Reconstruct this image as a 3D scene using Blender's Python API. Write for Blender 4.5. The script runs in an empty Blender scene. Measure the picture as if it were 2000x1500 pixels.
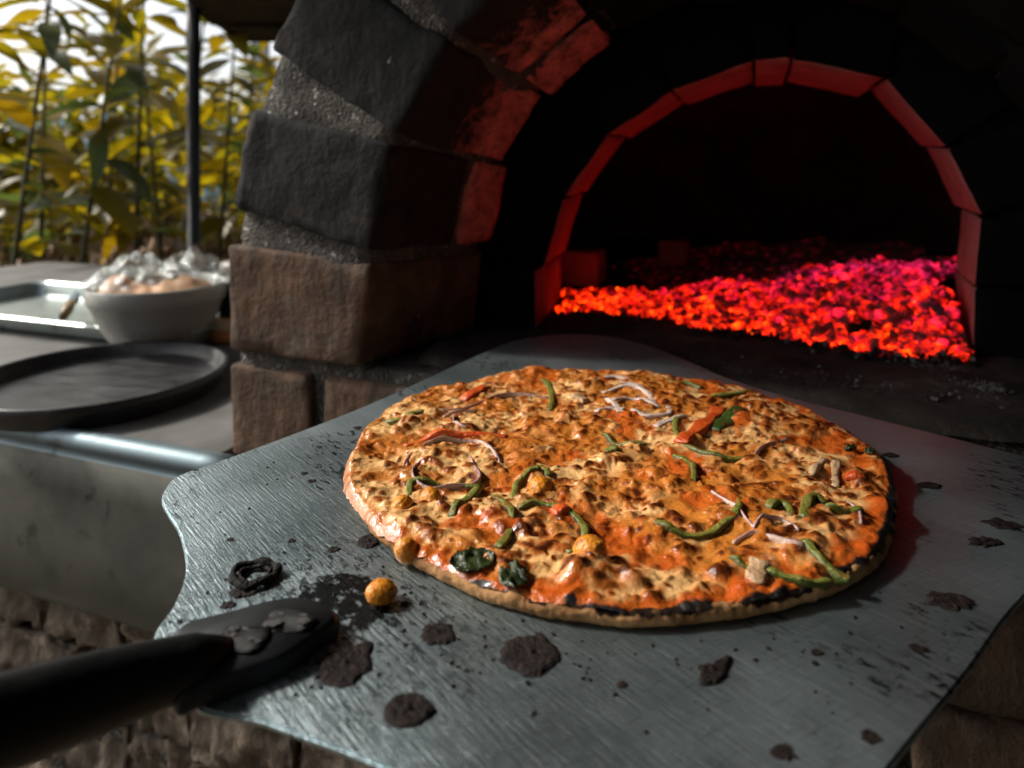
import bpy, bmesh, math, random
import numpy as np
from mathutils import Vector, Matrix, noise, Euler

# ------------------------------------------------------------------ camera, sky, sun, exposure
SC = bpy.context.scene
COL = SC.collection
ZC = 1.15                       # eye height above the ground
F = 1333.0                      # focal length in pixels of a 2000 px wide picture
HZ = 330.0                      # row of the horizon
SUN_DIR = Vector((-0.80, 0.17, 0.605)).normalized()   # towards the sun

cam_d = bpy.data.cameras.new('camera')
cam = bpy.data.objects.new('camera', cam_d)
COL.objects.link(cam)
cam.location = (0, 0, ZC)
cam.rotation_euler = (math.radians(90), 0, 0)
cam_d.sensor_width = 36
cam_d.lens = F / 2000 * 36
cam_d.shift_y = -(750 - HZ) / 2000
cam_d.clip_start = 0.01
cam_d.clip_end = 500
cam_d.dof.use_dof = True
cam_d.dof.focus_distance = 0.31
cam_d.dof.aperture_fstop = 8.0
SC.camera = cam

W = bpy.data.worlds.new('World')
SC.world = W
W.use_nodes = True
wn = W.node_tree
wn.nodes.clear()
wo = wn.nodes.new('ShaderNodeOutputWorld')
wb = wn.nodes.new('ShaderNodeBackground')
ws = wn.nodes.new('ShaderNodeTexSky')
ws.sky_type = 'NISHITA'
ws.sun_disc = False
ws.sun_elevation = math.asin(SUN_DIR.z)
ws.sun_rotation = math.atan2(SUN_DIR.x, SUN_DIR.y)
ws.dust_density = 4.0
ws.air_density = 1.0
wb.inputs['Strength'].default_value = 0.15
wh = wn.nodes.new('ShaderNodeHueSaturation')      # thin overcast: paler, whiter than a clear sky
wh.inputs['Saturation'].default_value = 0.45
wh.inputs['Value'].default_value = 1.25
wn.links.new(ws.outputs[0], wh.inputs['Color'])
wn.links.new(wh.outputs[0], wb.inputs['Color'])
wn.links.new(wb.outputs[0], wo.inputs['Surface'])

sun_d = bpy.data.lights.new('sun', 'SUN')
sun_d.energy = 3.8
sun_d.angle = math.radians(6)
sun_d.color = (1.0, 0.93, 0.83)
sun = bpy.data.objects.new('sun', sun_d)
COL.objects.link(sun)
sun.location = (-3, 0, 4)
sun.rotation_euler = SUN_DIR.to_track_quat('Z', 'Y').to_euler()

SC.view_settings.view_transform = 'Standard'
SC.view_settings.look = 'None'
SC.view_settings.exposure = 0.28
SC.view_settings.gamma = 1
SC.view_settings.use_curve_mapping = False
SC.render.engine = 'CYCLES'
SC.cycles.use_denoising = True
SC.cycles.max_bounces = 6
SC.cycles.transparent_max_bounces = 16
SC.cycles.sample_clamp_indirect = 6

# ------------------------------------------------------------------ helpers
def tag(o, label=None, cat=None, group=None, kind=None):
    if label: o['label'] = label
    if cat: o['category'] = cat
    if group: o['group'] = group
    if kind: o['kind'] = kind
    return o

def empty(name, loc, label=None, cat=None, group=None):
    o = bpy.data.objects.new(name, None)
    COL.objects.link(o)
    o.location = loc
    o.empty_display_size = 0.05
    return tag(o, label, cat, group)

def mesh_data(name, verts, faces, smooth=True):
    me = bpy.data.meshes.new(name)
    me.from_pydata([tuple(v) for v in verts], [], [tuple(f) for f in faces])
    if smooth:
        me.polygons.foreach_set('use_smooth', [True] * len(me.polygons))
    me.update()
    return me

def link(name, me, mat=None, parent=None):
    o = bpy.data.objects.new(name, me)
    COL.objects.link(o)
    if mat and not me.materials: me.materials.append(mat)
    if parent: o.parent = parent
    return o

def wloc(o):
    v = Vector(o.location)
    p = o.parent
    while p:
        v += Vector(p.location); p = p.parent
    return v

def obj(name, verts, faces, mat, parent=None, smooth=True, origin=None):
    """verts in world coordinates; the object's origin is the parent's (or the given point)"""
    if origin is None:
        origin = Vector((0, 0, 0)) if parent is None else wloc(parent)
    org = Vector(origin)
    me = mesh_data(name, [(v[0]-org.x, v[1]-org.y, v[2]-org.z) for v in verts], faces, smooth)
    o = link(name, me, mat, parent)
    o.location = org - (wloc(parent) if parent else Vector((0, 0, 0)))
    return o

def obj_np(name, co, faces, mat, parent=None, smooth=True, origin=None, attrs=None):
    if origin is None:
        origin = Vector((0, 0, 0)) if parent is None else wloc(parent)
    co = np.asarray(co, dtype=np.float32) - np.array(origin, dtype=np.float32)
    faces = np.asarray(faces, dtype=np.int32)
    me = bpy.data.meshes.new(name)
    nf, k = faces.shape
    me.vertices.add(len(co)); me.vertices.foreach_set('co', co.ravel())
    me.loops.add(nf*k); me.loops.foreach_set('vertex_index', faces.ravel())
    me.polygons.add(nf)
    me.polygons.foreach_set('loop_start', np.arange(0, nf*k, k, dtype=np.int32))
    me.polygons.foreach_set('use_smooth', np.ones(nf, dtype=bool) if smooth else np.zeros(nf, dtype=bool))
    me.update(calc_edges=True)
    me.validate()
    if attrs:
        for an, av in attrs.items():
            a = me.attributes.new(an, 'FLOAT', 'POINT')
            a.data.foreach_set('value', np.asarray(av, dtype=np.float32))
    o = link(name, me, mat, parent)
    o.location = Vector(origin) - (wloc(parent) if parent else Vector((0, 0, 0)))
    return o

def px(x, y, z):
    """the point at height z (relative to the eye) that the pixel of the photograph looks at"""
    d = -z * F / (y - HZ) if z < 0 else z * F / (HZ - y)
    return Vector(((x-1000)/F*d, d, z + ZC))

def pxd(x, y, d):
    return Vector(((x-1000)/F*d, d, (HZ-y)/F*d + ZC))

# the oven's own frame: u along its front, w into it, z up (z relative to the eye)
E = Vector((0.94, -0.34, 0)).normalized()
NN = Vector((0.34, 0.94, 0)).normalized()
P0 = Vector((-0.133, 0.574, 0))
C_FRONT = P0.dot(NN)
def OV(u, w, z):
    p = P0 + E*u + NN*w
    return Vector((p.x, p.y, z + ZC))
def px_ov(x, y, w):
    r = (x-1000)/F
    d = (C_FRONT + w) / (NN.x*r + NN.y)
    p = Vector((r*d, d, 0))
    return (p-P0).dot(E), (HZ-y)/F*d

def linspace(a, b, n):
    return [a + (b-a)*i/(n-1) for i in range(n)]

def brick_geo(fmap, dims, r=0.004, amp=0.0015, freq=40, seed=0, seg=0.012, chip=2.0):
    """a rounded, chipped hexahedron. fmap maps unit coordinates to the world"""
    rnd = random.Random(seed)
    off = Vector((rnd.uniform(-50, 50), rnd.uniform(-50, 50), rnd.uniform(-50, 50)))
    ax = []
    for L in dims:
        rr = min(r, L*0.3)
        n = max(2, int((L-2*rr)/seg)+1)
        ax.append([0, rr*0.3, rr] + linspace(rr, L-rr, n+1)[1:-1] + [L-rr, L-rr*0.3, L])
    N = [len(a) for a in ax]
    idx = {}; V = []; Fc = []
    def vid(i, j, k):
        key = (i, j, k)
        if key in idx: return idx[key]
        p = Vector((ax[0][i], ax[1][j], ax[2][k]))
        q = Vector(tuple(min(max(p[c], min(r, dims[c]*0.3)), dims[c]-min(r, dims[c]*0.3)) for c in range(3)))
        d = p-q
        nrm = d.normalized() if d.length > 1e-9 else Vector((0, 0, 1))
        nz = sum(1 for c in range(3) if abs(d[c]) > 1e-9)
        p2 = q + nrm*r if d.length > 1e-9 else p
        nv = noise.fractal(p*freq+off, 1.0, 2.0, 4)
        nv2 = noise.noise(p*freq*0.35+off*1.7)
        a = amp*(nv*0.8+nv2*1.2)
        if nz >= 2: a -= amp*chip*max(0, noise.noise(p*freq*0.9+off*2.3)+0.1)*(nz-1)
        p2 = p2 + nrm*a
        idx[key] = len(V)
        V.append(fmap(p2.x/dims[0], p2.y/dims[1], p2.z/dims[2]))
        return idx[key]
    for c in range(3):
        a, b = [(1, 2), (2, 0), (0, 1)][c]
        for side in (0, 1):
            fix = 0 if side == 0 else N[c]-1
            for i in range(N[a]-1):
                for j in range(N[b]-1):
                    q = []
                    for (ii, jj) in ((i, j), (i+1, j), (i+1, j+1), (i, j+1)):
                        ijk = [0, 0, 0]; ijk[c] = fix; ijk[a] = ii; ijk[b] = jj
                        q.append(vid(*ijk))
                    if side == 0: q.reverse()
                    Fc.append(q)
    return V, Fc

def box_geo(p, s):
    """axis-aligned box, centre p size s"""
    x, y, z = p; a, b, c = s[0]/2, s[1]/2, s[2]/2
    V = [(x+i*a, y+j*b, z+k*c) for i in (-1, 1) for j in (-1, 1) for k in (-1, 1)]
    Fc = [(0, 1, 3, 2), (4, 6, 7, 5), (0, 4, 5, 1), (2, 3, 7, 6), (0, 2, 6, 4), (1, 5, 7, 3)]
    return V, Fc

def tube_geo(pts, rads, n=14, flat=1.0, cap=True):
    V = []; Fc = []
    up0 = Vector((0, 0, 1))
    for i, p in enumerate(pts):
        t = (pts[min(i+1, len(pts)-1)] - pts[max(i-1, 0)]).normalized()
        s = t.cross(up0)
        s = s.normalized() if s.length > 1e-5 else Vector((1, 0, 0))
        up = s.cross(t).normalized()
        for k in range(n):
            a = 2*math.pi*k/n
            V.append(p + s*math.cos(a)*rads[i] + up*math.sin(a)*rads[i]*flat)
    for i in range(len(pts)-1):
        for k in range(n):
            a = i*n+k; b = i*n+(k+1) % n
            Fc.append((a, b, b+n, a+n))
    if cap:
        Fc.append(tuple(range(n-1, -1, -1)))
        Fc.append(tuple((len(pts)-1)*n+k for k in range(n)))
    return V, Fc

def lathe_geo(c, prof, n=64):
    """profile [(r, z)...] spun round a vertical axis through c"""
    V = []; Fc = []
    for (r, z) in prof:
        for k in range(n):
            a = 2*math.pi*k/n
            V.append((c[0]+r*math.cos(a), c[1]+r*math.sin(a), c[2]+z))
    for i in range(len(prof)-1):
        for k in range(n):
            a = i*n+k; b = i*n+(k+1) % n
            Fc.append((a, b, b+n, a+n))
    return V, Fc

def catmull(pts, per=8, closed=False):
    out = []
    n = len(pts)
    rng = range(n) if closed else range(n-1)
    for i in rng:
        if closed:
            p0, p1, p2, p3 = pts[(i-1) % n], pts[i], pts[(i+1) % n], pts[(i+2) % n]
        else:
            p0, p1, p2, p3 = pts[max(i-1, 0)], pts[i], pts[i+1], pts[min(i+2, n-1)]
        for k in range(per):
            t = k/per
            out.append(0.5*((2*p1)+(p2-p0)*t+(2*p0-5*p1+4*p2-p3)*t*t+(3*p1-p0-3*p2+p3)*t**3))
    if not closed: out.append(pts[-1].copy())
    return out

def resample(pts, n):
    L = [0]
    for a, b in zip(pts, pts[1:]): L.append(L[-1]+(b-a).length)
    out = []
    for i in range(n):
        s = L[-1]*i/(n-1)
        j = 0
        while j < len(L)-2 and L[j+1] < s: j += 1
        t = (s-L[j])/max(1e-9, L[j+1]-L[j])
        out.append(pts[j].lerp(pts[j+1], min(1, t)))
    return out

# ------------------------------------------------------------------ materials
class M:
    def __init__(s, name):
        s.m = bpy.data.materials.new(name); s.m.use_nodes = True
        s.t = s.m.node_tree; s.t.nodes.clear()
        s.out = s.t.nodes.new('ShaderNodeOutputMaterial')
    def n(s, typ, ins=None, **props):
        nd = s.t.nodes.new('ShaderNode'+typ)
        for k, v in props.items(): setattr(nd, k, v)
        for k, v in (ins or {}).items(): s.set(nd.inputs[k], v)
        return nd
    def set(s, sock, v):
        if hasattr(v, 'links') or isinstance(v, bpy.types.NodeSocket): s.t.links.new(v, sock)
        elif isinstance(v, bpy.types.Node): s.t.links.new(v.outputs[0], sock)
        else:
            if sock.type == 'RGBA' and len(v) == 3: v = (*v, 1)
            sock.default_value = v
    def coord(s, scale=(1, 1, 1), rand=0.0, rot=(0, 0, 0), which='Object'):
        tc = s.n('TexCoord')
        v = tc.outputs[which]
        if rand:
            oi = s.n('ObjectInfo')
            mu = s.n('Math', {0: oi.outputs['Random'], 1: rand}, operation='MULTIPLY')
            v = s.n('VectorMath', {0: v, 1: mu.outputs[0]}, operation='ADD').outputs[0]
        if any(rot): v = s.n('Mapping', {'Vector': v, 'Rotation': rot}).outputs[0]
        return s.n('Mapping', {'Vector': v, 'Scale': scale}).outputs[0]
    def noise(s, co, scale, detail=5, rough=0.55, dist=0.0, out='Fac'):
        return s.n('TexNoise', {'Vector': co, 'Scale': scale, 'Detail': min(detail, 4.0), 'Roughness': rough, 'Distortion': dist}).outputs[out]
    def voro(s, co, scale, feature='F1', out='Distance', rnd=1.0):
        return s.n('TexVoronoi', {'Vector': co, 'Scale': scale, 'Randomness': rnd}, feature=feature).outputs[out]
    def ramp(s, fac, stops, interp='LINEAR'):
        r = s.n('ValToRGB', {'Fac': fac}); cr = r.color_ramp; cr.interpolation = interp
        while len(cr.elements) < len(stops): cr.elements.new(0.5)
        for el, (p, c) in zip(cr.elements, stops):
            el.position = p
            el.color = (c, c, c, 1) if isinstance(c, (int, float)) else (*c, 1)
        return r.outputs['Color']
    def mix(s, fac, a, b, blend='MIX'):
        nd = s.n('Mix', data_type='RGBA', blend_type=blend)
        s.set(nd.inputs[0], fac); s.set(nd.inputs[6], a); s.set(nd.inputs[7], b)
        return nd.outputs[2]
    def math(s, op, a, b=0.0, clamp=False):
        nd = s.n('Math', operation=op, use_clamp=clamp)
        s.set(nd.inputs[0], a); s.set(nd.inputs[1], b)
        return nd.outputs[0]
    def attr(s, name):
        return s.n('Attribute', attribute_name=name).outputs['Fac']
    def bump(s, h, strength=0.5, dist=0.002, normal=None):
        nd = s.n('Bump', {'Height': h, 'Strength': strength, 'Distance': dist})
        if normal: s.set(nd.inputs['Normal'], normal)
        return nd.outputs[0]
    def bsdf(s, **ins):
        keys = {k.replace('_', ' '): v for k, v in ins.items()}
        b = s.n('BsdfPrincipled', keys)
        s.set(s.out.inputs['Surface'], b.outputs[0])
        return b

def simple(name, col, rough=0.6, metal=0.0, var=0.25, scale=20, bump=0.2, bdist=0.001, rand=5.0, spec=0.5):
    m = M(name)
    co = m.coord(rand=rand)
    nz = m.noise(co, scale)
    dark = tuple(c*(1-var) for c in col); lite = tuple(min(1, c*(1+var)) for c in col)
    c = m.ramp(nz, [(0.3, dark), (0.7, lite)])
    r = m.ramp(m.noise(co, scale*2.3), [(0.3, max(0.05, rough-0.1)), (0.7, min(1, rough+0.1))])
    m.bsdf(Base_Color=c, Roughness=r, Metallic=metal, Specular_IOR_Level=spec,
           Normal=m.bump(m.noise(co, scale*5), bump, bdist))
    return m.m

def mat_brick(name, lo, hi, patch, patch_amt=0.5, soot=(0.02, 0.022, 0.024), soot_amt=0.5, bumps=0.8):
    m = M(name)
    co = m.coord(rand=7.0)
    st = m.coord(scale=(1, 1, 0.25), rand=7.0)
    a = m.noise(co, 28, 8, 0.65)
    b = m.noise(st, 55, 6, 0.6)
    base = m.mix(m.ramp(a, [(0.35, 0.0), (0.68, 1.0)]), lo, hi)
    base = m.mix(m.math('MULTIPLY', m.ramp(m.noise(co, 34, 6, 0.7, 0.6), [(0.54, 0.0), (0.66, 1.0)]), patch_amt), base, patch)
    base = m.mix(m.math('MULTIPLY', m.ramp(b, [(0.42, 0.0), (0.68, 1.0)]), soot_amt), base, soot)
    pits = m.ramp(m.voro(co, 160), [(0.0, 0.0), (0.16, 1.0)])
    base = m.mix(m.math('MULTIPLY', m.math('SUBTRACT', 1.0, pits), 0.5), base, soot)
    h = m.math('ADD', m.math('MULTIPLY', m.noise(co, 90, 8, 0.7), 1.0), m.math('MULTIPLY', pits, 0.25))
    h = m.math('ADD', h, m.math('MULTIPLY', b, 0.7))
    m.bsdf(Base_Color=base, Roughness=m.ramp(a, [(0.3, 0.75), (0.7, 0.95)]), Specular_IOR_Level=0.25, Normal=m.bump(h, bumps, 0.003))
    return m.m

def mat_mortar():
    m = M('mortar')
    co = m.coord()
    a = m.noise(co, 35, 8, 0.7)
    g = m.voro(co, 420)
    grain = m.ramp(m.voro(co, 260, out='Color'), [(0.75, 0.0), (0.95, 1.0)])
    base = m.ramp(a, [(0.3, (0.022, 0.021, 0.019)), (0.55, (0.065, 0.059, 0.05)), (0.75, (0.125, 0.112, 0.095))])
    base = m.mix(m.math('MULTIPLY', grain, 0.35), base, (0.42, 0.4, 0.36))
    h = m.math('ADD', m.noise(co, 120, 8, 0.75), m.math('MULTIPLY', g, 0.6))
    m.bsdf(Base_Color=base, Roughness=m.math('SUBTRACT', 0.9, m.math('MULTIPLY', grain, 0.5)), Normal=m.bump(h, 1.0, 0.005))
    return m.m

MT = {}
MT['soot_brick'] = mat_brick('soot_brick', (0.0045, 0.0058, 0.0062), (0.026, 0.028, 0.028), (0.075, 0.048, 0.036), 0.36, (0.0035, 0.0043, 0.0046), 0.7, 0.6)
MT['clay_brick'] = mat_brick('clay_brick', (0.06, 0.036, 0.024), (0.14, 0.082, 0.052), (0.13, 0.11, 0.085), 0.7, (0.03, 0.025, 0.02), 0.65)
MT['shaded_brick'] = mat_brick('shaded_brick', (0.04, 0.026, 0.018), (0.09, 0.058, 0.038), (0.1, 0.085, 0.065), 0.5, (0.02, 0.016, 0.012), 0.65)  # darker copy of the clay brick, shade under the peel put into its colour
MT['reveal_brick'] = mat_brick('reveal_brick', (0.06, 0.04, 0.032), (0.16, 0.10, 0.08), (0.2, 0.15, 0.12), 0.5, (0.02, 0.02, 0.02), 0.7)
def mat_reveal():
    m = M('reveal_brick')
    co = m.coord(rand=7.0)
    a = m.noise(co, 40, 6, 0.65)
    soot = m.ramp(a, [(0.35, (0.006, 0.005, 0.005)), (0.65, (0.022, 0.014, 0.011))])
    glow_bare = m.ramp(m.noise(co, 70, 6, 0.7), [(0.3, (0.16, 0.05, 0.04)), (0.65, (0.72, 0.17, 0.15))])  # bare brick reddened and brightened, ember glow put into its colour
    k = m.math('ADD', m.attr('glow_bare'), m.math('MULTIPLY', m.math('SUBTRACT', m.noise(co, 60, 7, 0.72, 0.6), 0.5), 1.6))
    base = m.mix(m.ramp(k, [(0.32, 0.0), (0.50, 0.35), (0.80, 1.0)]), soot, glow_bare)
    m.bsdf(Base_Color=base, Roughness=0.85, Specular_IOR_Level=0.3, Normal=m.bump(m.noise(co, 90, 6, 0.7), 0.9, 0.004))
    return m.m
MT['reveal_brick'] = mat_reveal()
MT['fire_brick'] = mat_brick('fire_brick', (0.26, 0.09, 0.085), (0.40, 0.135, 0.13), (0.38, 0.18, 0.16), 0.3, (0.07, 0.028, 0.025), 0.3, 0.5)
MT['mortar'] = mat_mortar()
MT['soot'] = simple('soot', (0.005, 0.005, 0.005), 0.95, var=0.5, scale=12, bump=0.6, bdist=0.003, spec=0.05)

def mat_hearth():
    m = M('hearth_ash')
    co = m.coord()
    a = m.noise(co, 14, 8, 0.65, 0.4)
    base = m.ramp(a, [(0.3, (0.008, 0.007, 0.007)), (0.55, (0.026, 0.022, 0.019)), (0.72, (0.07, 0.06, 0.052))])
    h = m.noise(co, 60, 8, 0.7)
    m.bsdf(Base_Color=base, Roughness=0.95, Specular_IOR_Level=0.2, Normal=m.bump(h, 0.8, 0.004))
    return m.m
MT['hearth'] = mat_hearth()
MT['ash'] = simple('ash', (0.075, 0.07, 0.068), 0.95, var=0.5, scale=60, bump=0.8, bdist=0.003, spec=0.1)
MT['charcoal'] = simple('charcoal', (0.007, 0.006, 0.006), 0.7, var=0.6, scale=70, bump=0.9, bdist=0.003, spec=0.15)

# ------------------------------------------------------------------ large structure: ground, shelter, oven
RND = random.Random(11)
mg = M('garden_soil')
co = mg.coord()
c1 = mg.ramp(mg.noise(co, 3.0, 8, 0.7), [(0.3, (0.04, 0.028, 0.018)), (0.55, (0.12, 0.085, 0.055)), (0.75, (0.24, 0.17, 0.11))])
c1 = mg.mix(mg.ramp(mg.noise(co, 9.0, 6, 0.6), [(0.52, 0.0), (0.62, 1.0)]), c1, (0.05, 0.06, 0.02))
mg.bsdf(Base_Color=c1, Roughness=0.95, Normal=mg.bump(mg.noise(co, 25, 8, 0.7), 1.0, 0.03))
MT['soil'] = mg.m

def ground_h(x, y):
    t = min(1, max(0, (y-1.55)/0.5)); t = t*t*(3-2*t)
    s = min(1, max(0, (-x-0.1+0.2*(y-1.6))/0.5)); s = s*s*(3-2*s)
    k = t*s
    far = max(0.0, y-3.0)
    h = k*(0.74 + 0.05*noise.noise(Vector((x*1.5, y*1.5, 0))))
    h += 0.02*noise.fractal(Vector((x*5, y*5, 1.0)), 1.0, 2.0, 4)*k
    return h + 0.0*far
V = []; Fc = []
xs = [-250, -120, -60, -30, -16, -9] + linspace(-6.5, 2.0, 120) + [4, 8, 16, 40, 120, 250]
ys = [-250, -60, -15, -5, -2, 0, 1.2] + linspace(1.5, 6.5, 90) + [8, 11, 16, 30, 70, 250]
for y in ys:
    for x in xs: V.append((x, y, ground_h(x, y)))
nx = len(xs)
for j in range(len(ys)-1):
    for i in range(nx-1): Fc.append((j*nx+i, j*nx+i+1, (j+1)*nx+i+1, (j+1)*nx+i))
tag(obj('ground', V, Fc, MT['soil']), kind='structure')

# shelter: lean-to roof, plus two unseen walls added to block sky fill
MT['old_wood'] = simple('old_wood', (0.055, 0.035, 0.022), 0.85, var=0.5, scale=14, bump=0.6)
MT['plaster'] = simple('plaster', (0.16, 0.14, 0.12), 0.9, var=0.25, scale=6, bump=0.5, bdist=0.004)
roof = empty('shelter_roof', (0.4, 0.4, ZC+1.0), 'dark brown timber lean-to roof edge above the foliage, left of the oven arch', 'roof')
def roof_z(y): return ZC + 1.10 - 0.155*(y+1.7)
ry = -1.7
k = 0
while ry < 2.45:
    y0, y1 = ry, min(2.46, ry+0.155)
    V = []
    for (x, y, dz) in ((-1.0, y0, 0), (2.1, y0, 0), (2.1, y1, 0), (-1.0, y1, 0), (-1.0, y0, .03), (2.1, y0, .03), (2.1, y1, .03), (-1.0, y1, .03)):
        V.append((x + 0.01*math.sin(k*3.1), y, roof_z(y)+dz))
    obj('plank', V, [(3, 2, 1, 0), (4, 5, 6, 7), (0, 1, 5, 4), (2, 3, 7, 6), (1, 2, 6, 5), (3, 0, 4, 7)], MT['old_wood'], roof, smooth=False)
    ry += 0.160; k += 1
# the eave beam: end seen against the leaves
bz = roof_z(2.3)
V, Fc = brick_geo(lambda a, b, c: Vector((-0.93+a*3.0, 2.27+b*0.10, ZC+0.462+c*(bz-ZC-0.462-0.004))), (3.0, 0.10, 0.08), 0.01, 0.006, 6, 4, 0.05)
obj('beam', V, Fc, MT['old_wood'], roof)
rw = obj('light_blocker_right', *box_geo((2.05, 0.35, ZC-0.1), (0.1, 4.2, 2.1)), MT['old_wood'], smooth=False)
tag(rw, kind='structure')
rw = obj('light_blocker_behind', *box_geo((0.05, -1.75, ZC-0.1), (4.0, 0.1, 2.1)), MT['old_wood'], smooth=False)
tag(rw, kind='structure')
MT['dark_metal'] = simple('dark_metal', (0.012, 0.014, 0.015), 0.45, var=0.3, scale=15, bump=0.15, spec=0.4)
pp = pxd(378, HZ, 2.15)
V, Fc = lathe_geo((pp.x, pp.y, ground_h(pp.x, pp.y)-0.05), [(0.0, 0), (0.045, 0), (0.045, 0.055), (0.0205, 0.065), (0.0205, roof_z(pp.y)-0.7), (0.0, roof_z(pp.y)-0.7)], 20)
tag(obj('metal_post', V, Fc, MT['dark_metal'], origin=(pp.x, pp.y, ground_h(pp.x, pp.y))),
    'thin dark metal post standing upright in front of the foliage', 'post')

# --- the oven
UC, ZS, R1, R2 = 0.307, -0.090, 0.290, 0.436
W1 = 0.135                       # depth of the outer arch
W2 = 0.188                       # plane of the inner arch
W3 = 0.318
ZH = -0.160                      # hearth
oven = empty('brick_oven', OV(UC, 0.3, -1.15), 'soot-blackened brick pizza oven with arched mouth and glowing red interior', 'oven')
def Rin(w): return R1 - 0.36*max(0.0, w)
seed = 0
for side in (-1, 1):
    def U(u, side=side): return u if side < 0 else 2*UC-u
    # course A and B of the jamb (left built from the photograph, right its mirror)
    for (ua, ub, za, zb, w0, w1, mt) in (
            (-0.133, 0.004, -0.1655, -0.079, 0.0, W1, 'clay_brick'),
            (-0.133, -0.046, -0.262, -0.1785, 0.003, 0.125, 'clay_brick'),
            (-0.034, 0.085, -0.262, -0.1800, 0.004, 0.125, 'clay_brick'),
            (0.097, 0.190, -0.262, -0.179, 0.002, 0.125, 'clay_brick'),
            (0.202, 0.301, -0.262, -0.180, 0.004, 0.125, 'clay_brick')):
        seed += 1
        spl = 0.36 if zb > -0.1 else 0.0
        lean = 0.012 if zb > -0.1 else 0.0
        def fm(a, b, c, ua=ua, ub=ub, za=za, zb=zb, w0=w0, w1=w1, spl=spl, lean=lean, U=U, side=side):
            if side > 0: a = 1-a
            w = w0+(w1-w0)*b
            ubb = ub + spl*w + lean*c
            z = za+(zb-za)*c
            if spl: z += 0.010*(1-a)*c*1.0
            return OV(U(ua+(ubb-ua)*a), w, z)
        V, Fc = brick_geo(fm, (ub-ua, w1-w0, zb-za), 0.0035, 0.0018, 38, seed, 0.009)
        obj('brick', V, Fc, MT[mt], oven)
# voussoirs
PITCH = math.radians(19.2)
for k in range(9):
    th = math.radians(13.2) + PITCH*k
    ct, stt = math.cos(th), math.sin(th)
    split = W1*0.72 if k % 2 == 0 else None
    parts = [(0.0, W1)] if split is None else [(0.0, split-0.004), (split+0.004, W1+0.012)]
    jit = RND.uniform(-0.004, 0.003)
    tw = RND.uniform(-0.02, 0.02)
    for pi, (w0, w1) in enumerate(parts):
        seed += 1
        def fm(a, b, c, w0=w0, w1=w1, ct=ct, stt=stt, jit=jit, tw=tw):
            w = w0 + (w1-w0)*b
            rad = Rin(w) + (R2+jit-Rin(w))*a
            half = min(0.0455, rad*0.167-0.0012)
            ta = (c*2-1)*half + tw*(a-0.5)*0.14
            return OV(UC - rad*ct + ta*stt, w + 0.0015*math.sin(seed), ZS + rad*stt + ta*ct)
        V, Fc = brick_geo(fm, (R2-R1, w1-w0, 0.092), 0.0030, 0.0017, 34, seed*3+1, 0.007, 2.8)
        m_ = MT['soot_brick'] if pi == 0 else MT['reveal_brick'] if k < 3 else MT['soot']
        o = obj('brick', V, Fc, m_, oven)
        at = o.data.attributes.new('glow_bare', 'FLOAT', 'POINT')
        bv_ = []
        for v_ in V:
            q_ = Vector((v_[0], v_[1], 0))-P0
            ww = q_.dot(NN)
            f0, f1 = ((0.095, 0.104), (0.045, 0.10), (0.02, 0.09))[k] if k < 3 else (9, 10)  # depth at which the painted ember glow sets in
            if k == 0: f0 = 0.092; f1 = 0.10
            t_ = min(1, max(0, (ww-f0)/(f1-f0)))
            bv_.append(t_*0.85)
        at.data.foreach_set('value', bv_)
        # faces to the mouth carry the painted ember glow or soot, the front is sooted
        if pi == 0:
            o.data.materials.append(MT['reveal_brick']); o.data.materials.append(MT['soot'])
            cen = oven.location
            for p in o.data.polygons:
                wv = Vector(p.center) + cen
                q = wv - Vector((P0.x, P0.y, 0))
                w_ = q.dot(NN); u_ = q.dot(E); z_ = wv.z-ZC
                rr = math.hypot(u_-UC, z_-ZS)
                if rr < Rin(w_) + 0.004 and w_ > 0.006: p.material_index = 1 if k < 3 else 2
# mortar of the arch ring and jambs
def ring_mortar():
    V = []; Fc = []
    NT = 230
    prof = []
    for i in range(9): prof.append((i/8, 0.0))          # front, intrados to extrados
    for i in range(1, 7): prof.append((1.0, i/6))
    for i in range(7, -1, -1): prof.append((i/8, 1.0))
    for i in range(5, 0, -1): prof.append((0.0, i/6))
    n = len(prof)
    for t in range(NT+1):
        th = -0.02 + (math.pi+0.04)*t/NT
        for (a, b) in prof:
            w = 0.0035 + (W1-0.01)*b
            ri = Rin(w)+0.0045; ro = R2-0.008
            rad = ri+(ro-ri)*a
            p = Vector((UC-rad*math.cos(th), w, ZS+rad*math.sin(th)))
            nz = noise.fractal(p*45, 1.0, 2.0, 4)
            nz2 = noise.noise(p*22+Vector((9, 3, 1)))
            if b == 0.0: w += -0.0022*nz - 0.002*nz2
            rad += (0.004 if a == 1.0 else 0.0025 if a == 0.0 else 0)*nz
            V.append(OV(UC-rad*math.cos(th), w, ZS+rad*math.sin(th)))
    for t in range(NT):
        for i in range(n):
            a = t*n+i; b = t*n+(i+1) % n
            Fc.append((a, b, b+n, a+n))
    return V, Fc
rm = obj('mortar', *ring_mortar(), MT['mortar'], oven)
rm.data.materials.append(MT['soot'])
for p in rm.data.polygons:
    q = Vector(p.center)+oven.location-Vector((P0.x, P0.y, 0))
    u_, w_, z_ = q.dot(E), q.dot(NN), q.z-ZC
    if math.atan2(z_-ZS, UC-u_) > 0.95 and math.hypot(u_-UC, z_-ZS) < Rin(w_)+0.03: p.material_index = 1
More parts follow.
